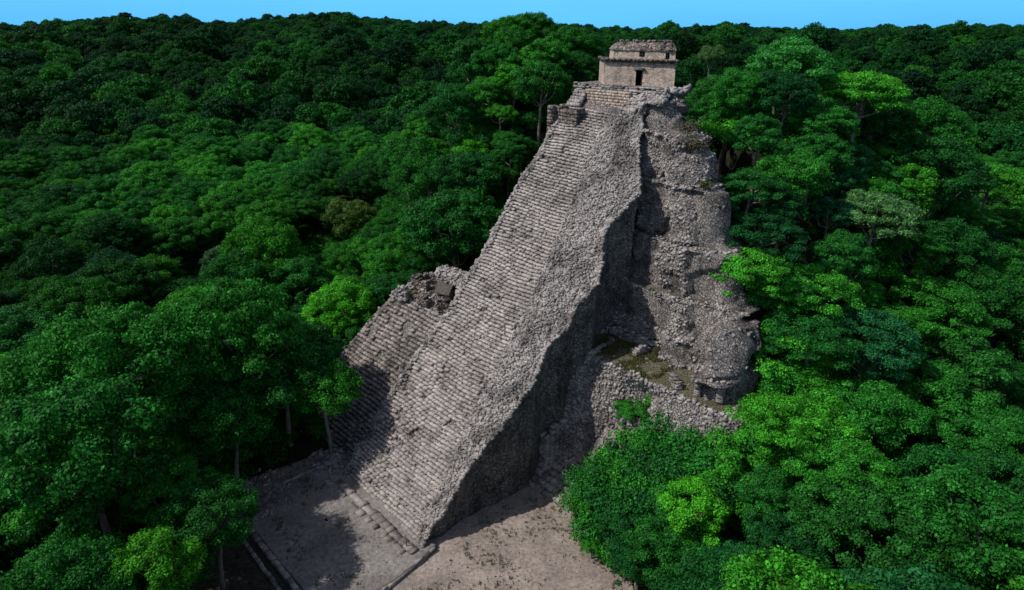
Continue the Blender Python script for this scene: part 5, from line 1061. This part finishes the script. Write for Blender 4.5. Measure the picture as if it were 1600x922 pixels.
  (27.27, 113.61, 9.99, 0.7, 6.18, 4, 'teal', 'loose bluish green tree, at the foot of the right wall', 'jungle trees around the pyramid', 'jungle_tree', (-0.0, 0.04), 1.11),
  (7.1, 122.56, 32.48, 0.62, 2.68, 0, 'mid', 'rounded mid green tree, far up behind the summit', 'jungle trees around the pyramid', 'jungle_tree', (0.0, 0.03), 1.18),
  (76.33, 101.31, 9.24, 1.44, 1.63, 7, 'mid', 'umbrella-shaped mid green tree, high up at the right picture edge', 'jungle trees around the pyramid', 'jungle_tree', (-0.02, -0.01), 0.89),
  (12.05, 123.93, 30.26, 0.83, 6.04, 6, 'mid', 'full bushy mid green tree, far up behind the summit', 'jungle trees around the pyramid', 'jungle_tree', (0.0, 0.01), 0.96),
  (59.91, 101.9, 17.89, 0.74, 2.32, 5, 'bright', 'narrow bright green tree, high up in the right forest', 'jungle trees around the pyramid', 'jungle_tree', (-0.01, 0.03), 1.13),
  (-32.14, 94.41, 0.36, 0.61, 5.14, 0, 'dark', 'rounded dark green tree, midway left of the stair, left of two', 'jungle trees around the pyramid', 'jungle_tree', (-0.04, -0.02), 0.97),
  (-85.9, 94.25, -0.07, 0.69, 1.34, 5, 'mid', 'narrow mid green tree, midway at the left picture edge', 'jungle trees around the pyramid', 'jungle_tree', (0.04, -0.03), 1.15),
  (-57.27, 95.51, -0.18, 1.16, 5.03, 5, 'bright', 'narrow bright green tree, midway in the left forest', 'jungle trees around the pyramid', 'jungle_tree', (0.0, -0.02), 0.91),
  (-14.19, 118.45, 17.99, 0.72, 1.61, 7, 'bright', 'umbrella-shaped bright green tree, far up against the left of the stair', 'jungle trees around the pyramid', 'jungle_tree', (-0.03, 0.07), 0.91),
  (-52.72, 94.64, -0.1, 0.61, 5.95, 5, 'dark', 'narrow dark green tree, midway in the left forest, right of three', 'jungle trees around the pyramid', 'jungle_tree', (-0.02, 0.0), 1.05),
  (54.04, 105.32, 19.43, 1.19, 5.35, 3, 'bright', 'very broad bright green tree, far up in the right forest', 'jungle trees around the pyramid', 'jungle_tree', (0.02, -0.02), 1.02),
  (-27.43, 96.43, 1.44, 0.79, 0.25, 6, 'mid', 'full bushy mid green tree, midway left of the stair, right of two', 'jungle trees around the pyramid', 'jungle_tree', (-0.04, -0.01), 1.12),
  (39.43, 106.76, 26.47, 0.72, 2.12, 6, 'mid', 'full bushy mid green tree, far up beside the right terraces, right of two', 'jungle trees around the pyramid', 'jungle_tree', (0.01, 0.01), 1.01),
  (43.93, 105.91, 24.61, 0.75, 0.97, 5, 'mid', 'narrow mid green tree, far up beside the right terraces, left of two', 'jungle trees around the pyramid', 'jungle_tree', (-0.05, 0.0), 1.04),
  (-77.15, 96.05, 0.1, 0.84, 5.74, 2, 'mid', 'tall domed mid green tree, midway at the left picture edge, middle of three', 'jungle trees around the pyramid', 'jungle_tree', (-0.01, 0.06), 0.98),
  (-7.36, 123.95, 27.59, 1.26, 4.49, 5, 'mid', 'narrow mid green tree, far up behind the summit, leftmost of four', 'jungle trees around the pyramid', 'jungle_tree', (-0.02, -0.02), 1.11),
  (-49.55, 95.95, -0.09, 0.6, 4.3, 6, 'dark', 'full bushy dark green tree, midway in the left forest', 'jungle trees around the pyramid', 'jungle_tree', (-0.03, -0.04), 0.91),
  (-0.22, 126.49, 33.6, 0.79, 0.48, 4, 'bright', 'loose bright green tree, far up behind the summit, left of three', 'jungle trees around the pyramid', 'jungle_tree', (-0.02, 0.02), 1.14),
  (-23.4, 98.87, 3.02, 0.88, 5.81, 4, 'mid', 'loose mid green tree, midway left of the stair, right of three', 'jungle trees around the pyramid', 'jungle_tree', (0.01, 0.01), 0.94),
  (3.65, 126.78, 34.53, 0.62, 3.42, 7, 'bright', 'umbrella-shaped bright green tree, far up behind the summit, middle of three', 'jungle trees around the pyramid', 'jungle_tree', (-0.08, -0.06), 0.92),
  (15.89, 122.73, 26.28, 0.62, 1.86, 5, 'mid', 'narrow mid green tree, far up behind the summit, rightmost of four', 'jungle trees around the pyramid', 'jungle_tree', (0.02, 0.04), 1.17),
  (64.18, 103.78, 14.62, 0.86, 4.23, 6, 'mid', 'full bushy mid green tree, high up in the right forest, middle of three', 'jungle trees around the pyramid', 'jungle_tree', (-0.01, -0.01), 0.9),
  (26.56, 117.18, 11.92, 0.65, 3.22, 0, 'teal', 'rounded bluish green tree, at the foot of the right wall', 'jungle trees around the pyramid', 'jungle_tree', (-0.03, -0.0), 1.08),
  (-17.89, 118.12, 13.83, 0.74, 2.51, 2, 'mid', 'tall domed mid green tree, high up against the left of the stair', 'jungle trees around the pyramid', 'jungle_tree', (0.05, 0.05), 1.07),
  (7.21, 126.99, 33.97, 0.68, 4.16, 0, 'bright', 'rounded bright green tree, far up behind the summit', 'jungle trees around the pyramid', 'jungle_tree', (-0.05, -0.03), 0.95),
  (-46.26, 98.33, -0.06, 1.07, 1.45, 5, 'pale', 'narrow pale grey-green tree, midway in the left forest', 'jungle trees around the pyramid', 'jungle_tree', (-0.05, 0.01), 1.06),
  (23.36, 119.22, 16.0, 0.62, 2.67, 2, 'bright', 'tall domed bright green tree, at the foot of the right wall', 'jungle trees around the pyramid', 'jungle_tree', (0.04, -0.04), 0.9),
  (18.8, 124.4, 23.5, 0.71, 1.92, 4, 'mid', 'loose mid green tree, far up behind the summit', 'jungle trees around the pyramid', 'jungle_tree', (0.05, 0.0), 1.05),
  (68.98, 103.62, 12.15, 0.92, 2.7, 2, 'bright', 'tall domed bright green tree, high up in the right forest', 'jungle trees around the pyramid', 'jungle_tree', (0.05, -0.01), 0.91),
  (-31.11, 98.95, 0.87, 0.72, 3.79, 0, 'dark', 'rounded dark green tree, midway left of the stair, right of two', 'jungle trees around the pyramid', 'jungle_tree', (-0.05, 0.01), 1.01),
  (-66.54, 98.8, -0.25, 0.86, 5.47, 2, 'dark', 'tall domed dark green tree, midway in the left forest, left of two', 'jungle trees around the pyramid', 'jungle_tree', (-0.01, 0.02), 1.13),
  (-53.47, 98.51, -0.17, 0.7, 5.74, 5, 'mid', 'narrow mid green tree, midway in the left forest, rightmost of four', 'jungle trees around the pyramid', 'jungle_tree', (0.03, -0.02), 0.91),
]

def plant(i, x, y, z, s, rz, proto, tint, label, group=None, name="jungle_tree", lean=(0, 0), sz=1.0):
    cr, tr = (PROTO + FINE)[proto]
    o = empty(name, (x, y, z), rz, label, 'tree', group); o.scale = (s, s, s * sz); o.rotation_euler = (lean[0], lean[1], rz)
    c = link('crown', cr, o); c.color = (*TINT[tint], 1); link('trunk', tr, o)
    return o
for i, t in enumerate(TREES): plant(i, *t)

# bare trees and dry brush
def bare_tree(x, y, z, h, seed, label, spread=3.2, mat='bleached', parentname='bare_tree'):
    rnd = np.random.default_rng(seed); o = empty(parentname, (x, y, z), 0, label, 'tree')
    t = MB(); tube(t, [(0, 0, -1), (.1, 0, h * .5), (.3, .1, h * .78)], [.2, .15, .1], 7); t.build('trunk', M[mat], o)
    b = MB()
    for i in range(9):
        a = rnd.uniform(0, 6.28); s = np.array([.3 * .8, .1, h * rnd.uniform(.6, .78)]); L_ = spread * rnd.uniform(.6, 1)
        e = s + np.array([math.cos(a) * L_, math.sin(a) * L_, h * rnd.uniform(.12, .3)]); m = (s + e) / 2 + rnd.normal(0, .25, 3)
        tube(b, np.array([s, m, e]), [.09, .06, .03], 5)
        for j in range(5):
            q = s + (e - s) * rnd.uniform(.4, .95); f = q + np.array([rnd.normal(0, .7), rnd.normal(0, .7), rnd.uniform(.3, 1.2)])
            tube(b, np.array([q, (q + f) / 2 + rnd.normal(0, .1, 3), f]), [.04, .03, .012], 4)
    b.build('branches', M[mat], o); return o
bare_tree(48.61, 91.22, 5.0, 13.0, 5, 'bleached leafless tree with spreading branches, left of two right of the terraces', 3.6)
bare_tree(55.78, 96.29, 5.5, 12.0, 8, 'bleached leafless tree, right of two right of the terraces', 3.2)
def brush(u, v, z, r, seed, label, mat='brush'):
    rnd = np.random.default_rng(seed); n = 900
    d = rnd.normal(0, 1, (n, 3)); d[:, 2] = np.abs(d[:, 2]); d /= np.linalg.norm(d, axis=1)[:, None]
    V, F = leaf_cloud(rnd.normal(0, r * .4, (7, 3)) * [1, 1, .4] + [0, 0, r * .5], rnd.uniform(.4, .7, 7) * r, 130, .09, rnd, .8, 1.5)
    o = link('shrub', mesh_from('shrub', V, F, M[mat], False)); x, y = wxy(u, v); o.location = (x, y, z); return tag(o, label, 'shrub')
brush(1.4, 36.4, 34.0, 1.5, 1, 'dry olive bush overhanging the right edge just below the summit')
brush(2.9, 35.9, 32.6, 1.3, 2, 'smaller dry bush lower on the right edge below the summit')
brush(5.6, 34.2, 29.6, .6, 3, 'small green bush on the right end of the middle ledge', 'tuft')

# grass tufts on the ledges (uncountable)
def tufts(n, u, v, z, label):
    P = np.stack([u, v, z], -1); m = 5
    base = np.repeat(P, m, 0) + rng.normal(0, .07, (n * m, 3)) * [1, 1, 0]
    a = rng.uniform(0, 6.28, n * m); w = np.stack([np.cos(a), np.sin(a), a * 0], -1) * .035
    tip = base + np.stack([rng.normal(0, .1, n * m), rng.normal(0, .1, n * m), rng.uniform(.1, .3, n * m)], -1)
    V = np.stack([base - w, base + w, tip + w * .3, tip - w * .3], 1).reshape(-1, 3)
    o = link('grass', mesh_from('grass', V, np.arange(len(V)).reshape(-1, 4), M['tuft'])); o.location = (AX, AY, 0); o.rotation_euler = (0, 0, PROT)
    return tag(o, label, 'grass', kind='stuff')
n = 2600; u = rng.uniform(-1.5, 9, n); v = rng.uniform(21.8, 27.6, n); k = fbm(u, v, s=2, seed=61) > -.05; u, v = u[k], v[k]
tufts(len(u), u, v, np.full(len(u), 12.98), 'olive grass on the broad platform of the right side')
n = 1500; u = rng.uniform(-25, -15, n); v = rng.uniform(16, 21.5, n); k = fbm(u, v, s=1.6, seed=62) > .02; u, v = u[k], v[k]
tufts(len(u), u, v, np.full(len(u), 14.0), 'olive grass around the ruins on the left platform')
n = 5200; u = rng.uniform(-20, 22, n); v = rng.uniform(-14, 14.5, n); k = (fbm(u, v, s=2.5, o=3, seed=63) > .22) | ((v > 10.5) & (u > 4) & (fbm(u, v, s=1.0, o=2, seed=64) > -.1)); k &= ~((u < .8) & (v > -1)); u, v = u[k], v[k]
tufts(len(u), u, v, np.where((u < 1.0) & (v > -9.5), .42, .08), 'sparse dry weeds on the plaza and terrace')

# the far forest: one mass of trees that nobody could count
def far_forest(name, pts, scl, rot, coll, label):
    me = bpy.data.meshes.new(name); me.vertices.add(len(pts)); me.vertices.foreach_set('co', np.asarray(pts, np.float32).ravel())
    for nm, val in (('scl', scl), ('rot', rot)):
        a = me.attributes.new(nm, 'FLOAT', 'POINT'); a.data.foreach_set('value', np.asarray(val, np.float32))
    a = me.attributes.new('pick', 'INT', 'POINT'); a.data.foreach_set('value', rng.integers(0, len(coll.objects), len(pts)).astype(np.int32))
    me.update(); o = link(name, me); tag(o, label, kind='stuff')
    ng = bpy.data.node_groups.new(name, 'GeometryNodeTree')
    ng.interface.new_socket('Geometry', in_out='INPUT', socket_type='NodeSocketGeometry'); ng.interface.new_socket('Geometry', in_out='OUTPUT', socket_type='NodeSocketGeometry')
    L = ng.links.new; gi = ng.nodes.new('NodeGroupInput'); go = ng.nodes.new('NodeGroupOutput')
    ip = ng.nodes.new('GeometryNodeInstanceOnPoints'); ci = ng.nodes.new('GeometryNodeCollectionInfo'); ci.inputs[0].default_value = coll
    ci.inputs['Separate Children'].default_value = True; ci.inputs['Reset Children'].default_value = True
    def at(nm, ty):
        n = ng.nodes.new('GeometryNodeInputNamedAttribute'); n.data_type = ty; n.inputs[0].default_value = nm; return n.outputs[0]
    cx = ng.nodes.new('ShaderNodeCombineXYZ'); L(at('rot', 'FLOAT'), cx.inputs[2])
    ip.inputs['Pick Instance'].default_value = True
    L(gi.outputs[0], ip.inputs['Points']); L(ci.outputs[0], ip.inputs['Instance']); L(at('pick', 'INT'), ip.inputs['Instance Index'])
    L(cx.outputs[0], ip.inputs['Rotation']); L(at('scl', 'FLOAT'), ip.inputs['Scale']); L(ip.outputs[0], go.inputs[0])
    md = o.modifiers.new('forest', 'NODES'); md.node_group = ng; return o
def proto_collection(name, meshes):
    c = bpy.data.collections.new(name)
    for m_ in meshes:
        ob = bpy.data.objects.new('crown', m_); c.objects.link(ob)
    return c
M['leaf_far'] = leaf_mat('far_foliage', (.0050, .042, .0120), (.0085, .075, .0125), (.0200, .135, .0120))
LOW = []
for k in range(5):
    rnd = np.random.default_rng(300 + k); cs, rs = crown_layout(rnd, 5.2, 5.2, 6.5, 42, .7, 2.1)
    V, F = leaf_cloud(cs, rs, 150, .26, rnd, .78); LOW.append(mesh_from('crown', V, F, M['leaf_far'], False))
def jitter_grid(x0, x1, y0, y1, d, seed):
    rnd = np.random.default_rng(seed); X, Y = np.meshgrid(np.arange(x0, x1, d), np.arange(y0, y1, d * .87)); X = X + (np.arange(X.shape[0]) % 2)[:, None] * d / 2
    X = X + rnd.uniform(-.42, .42, X.shape) * d; Y = Y + rnd.uniform(-.42, .42, Y.shape) * d; return X.ravel(), Y.ravel(), rnd
X, Y, rnd = jitter_grid(-760, 760, 40, 740, 7.4, 5)
rr = np.hypot(X, Y); aa = np.arctan2(X, Y); k = (rr > 210) & (rr < 720) & (np.abs(aa) < 1.22); X, Y = X[k], Y[k]
Z = ground_z(X, Y) + rnd.normal(0, 1.6, len(X))
s = rnd.uniform(.55, 1.25, len(X)) * (1 + .18 * fbm(X, Y, s=45, seed=71)); s = np.where((rnd.random(len(X)) < .08) & (rr[k] < 480), s * 1.4, s); s = s * (1 - .25 * sstep(430, 600, rr[k]))
far_forest('forest', np.stack([X, Y, Z], -1), s, rnd.uniform(0, 6.28, len(X)), proto_collection('far_crowns', LOW), 'distant jungle canopy reaching to the horizon')
def nearest(x, y, pts):
    d = np.full(len(x), 1e9)
    for px, py in pts: d = np.minimum(d, np.hypot(x - px, y - py))
    return d
X, Y, rnd = jitter_grid(-240, 240, 0, 215, 6.6, 6)
rr = np.hypot(X, Y); aa = np.arctan2(X, Y); u, v = uv(X, Y)
k = (rr < 212) & (np.abs(aa) < 1.22) & ((rr > 128.0) | (np.abs(aa) > .76)) & ~((u > -36) & (u < 30) & (v > -26) & (v < 66)) & (Y > 14)
X, Y = X[k], Y[k]; k = nearest(X, Y, [(t[0], t[1]) for t in TREES]) > 4.6; X, Y = X[k], Y[k]
Z = ground_z(X, Y) + rnd.normal(0, .8, len(X))
far_forest('forest', np.stack([X, Y, Z], -1), rnd.uniform(.75, 1.15, len(X)), rnd.uniform(0, 6.28, len(X)), proto_collection('mid_crowns', [p[0] for p in PROTO]), 'unbroken belt of jungle canopy behind the nearest trees')
# undergrowth between the trunks
UND = []
for k in range(3):
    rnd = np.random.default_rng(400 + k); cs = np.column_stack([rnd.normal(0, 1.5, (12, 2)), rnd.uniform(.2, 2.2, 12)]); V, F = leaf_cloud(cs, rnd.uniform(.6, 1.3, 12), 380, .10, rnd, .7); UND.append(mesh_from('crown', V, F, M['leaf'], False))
X, Y, rnd = jitter_grid(-120, 130, 12, 150, 3.1, 8); rr = np.hypot(X, Y); aa = np.arctan2(X, Y); u, v = uv(X, Y)
k = (rr < 150) & (np.abs(aa) < .95) & ~((u > -31) & (u < 22.5) & (v > 1.0) & (v < 64)) & ~((u > -21.5) & (u < 22) & (v > -16) & (v < 12.5) & (v < 15.5 - .28 * u)) & ~((u > -24) & (u < 4) & (v > -30) & (v < -9)) & ~((u > -24) & (u < -18) & (v > -6) & (v < 0))
gzz = ground_z(X, Y)
k |= (gzz > 3.5) & (v > 52) & (v < 116) & (u > -24) & (u < 40)
k |= (gzz > 3.5) & (u > np.interp(gzz, [0, 13, 19, 24, 29.5, 34], [20, 18, 14, 10, 7, 3]) - 1.0) & (v > 18) & (v < 88) & (rr < 150)
X, Y = X[k], Y[k]; Z = ground_z(X, Y) - .2
ue_ = rnd.uniform(10, 18, 110); ve_ = rnd.uniform(13.5, 20.6, 110); kk = (ve_ < 14.2 + (ue_ - 5) * .75) & (ve_ > 15.2 - .25 * ue_); ue_, ve_ = ue_[kk], ve_[kk]
ex, ey = wxy(ue_, ve_); X = np.append(X, ex); Y = np.append(Y, ey); Z = np.append(Z, np.clip((ve_ - 15.6) * 1.5, 0, 7.5) + .3)
far_forest('undergrowth', np.stack([X, Y, Z], -1), rnd.uniform(.6, 1.5, len(X)), rnd.uniform(0, 6.28, len(X)), proto_collection('bushes', UND), 'dark undergrowth filling the gaps between the trees')

# ------------------------------------------------------------------ light, sky, camera
su, sv, sz = .48, .76, -1.0          # light travels towards +u, +v and down, in pyramid axes
lx, ly = su * UX + sv * VX, su * UY + sv * VY
sun_el = math.atan2(1.0, math.hypot(lx, ly)); sx, sy = -lx, -ly
w = bpy.data.worlds.new('World'); scene.world = w; w.use_nodes = True; nt = w.node_tree
sky = nt.nodes.new('ShaderNodeTexSky'); sky.sky_type = 'NISHITA'; sky.sun_disc = False; sky.sun_elevation = sun_el
sky.sun_rotation = math.atan2(sx, sy); sky.air_density = 1.0; sky.dust_density = .4; sky.ozone_density = 2
bg = nt.nodes['Background']; bg.inputs[1].default_value = .145
tcn = nt.nodes.new('ShaderNodeTexCoord'); sp = nt.nodes.new('ShaderNodeSeparateXYZ'); nt.links.new(tcn.outputs['Generated'], sp.inputs[0])
# clear saturated blue low in the sky, as seen over the canopy
hz = ramp(nt, sp.outputs[2], [(.0, (.85, 3.9, 7.4)), (.06, (1.1, 4.4, 7.6)), (.25, (1.2, 3.4, 6.6))])
f = ramp(nt, sp.outputs[2], [(.06, 1.0), (.22, 0.0)])
nzs = nt.nodes.new('ShaderNodeTexNoise'); nzs.inputs['Scale'].default_value = 1.6; nzs.inputs['Detail'].default_value = 3
mps = nt.nodes.new('ShaderNodeMapping'); mps.inputs['Scale'].default_value = (1, 1, 5); nt.links.new(tcn.outputs['Generated'], mps.inputs[0]); nt.links.new(mps.outputs[0], nzs.inputs['Vector'])
hz = mixc(nt, .5, hz, ramp(nt, nzs.outputs[0], [(.35, .85), (.65, 1.2)]), 'MULTIPLY')
skw = mixc(nt, 1.0, sky.outputs[0], (1.32, 1.04, .86), 'MULTIPLY')
nt.links.new(mixc(nt, f, skw, hz), bg.inputs[0])
sl = bpy.data.lights.new('sun', 'SUN'); sl.energy = 4.3; sl.angle = R(.6); sl.color = (1.0, .96, .91)
so = bpy.data.objects.new('sun', sl); COL.objects.link(so); so.location = (-60, 20, 120)
from mathutils import Vector
so.rotation_euler = Vector((lx, ly, -1)).to_track_quat('-Z', 'Y').to_euler()
cam = bpy.data.cameras.new('camera'); co = bpy.data.objects.new('camera', cam); COL.objects.link(co); scene.camera = co
cam.sensor_width = 36; cam.lens = 36 * 1000 / 1600; cam.clip_start = .5; cam.clip_end = 20000
co.location = (0, 0, 45); co.rotation_euler = (R(90) - math.atan(.421), 0, R(0))
scene.view_settings.view_transform = 'Standard'; scene.view_settings.look = 'None'; scene.view_settings.exposure = 0
scene.cycles.max_bounces = 5; scene.cycles.diffuse_bounces = 2; scene.cycles.transmission_bounces = 2; scene.cycles.use_denoising = True
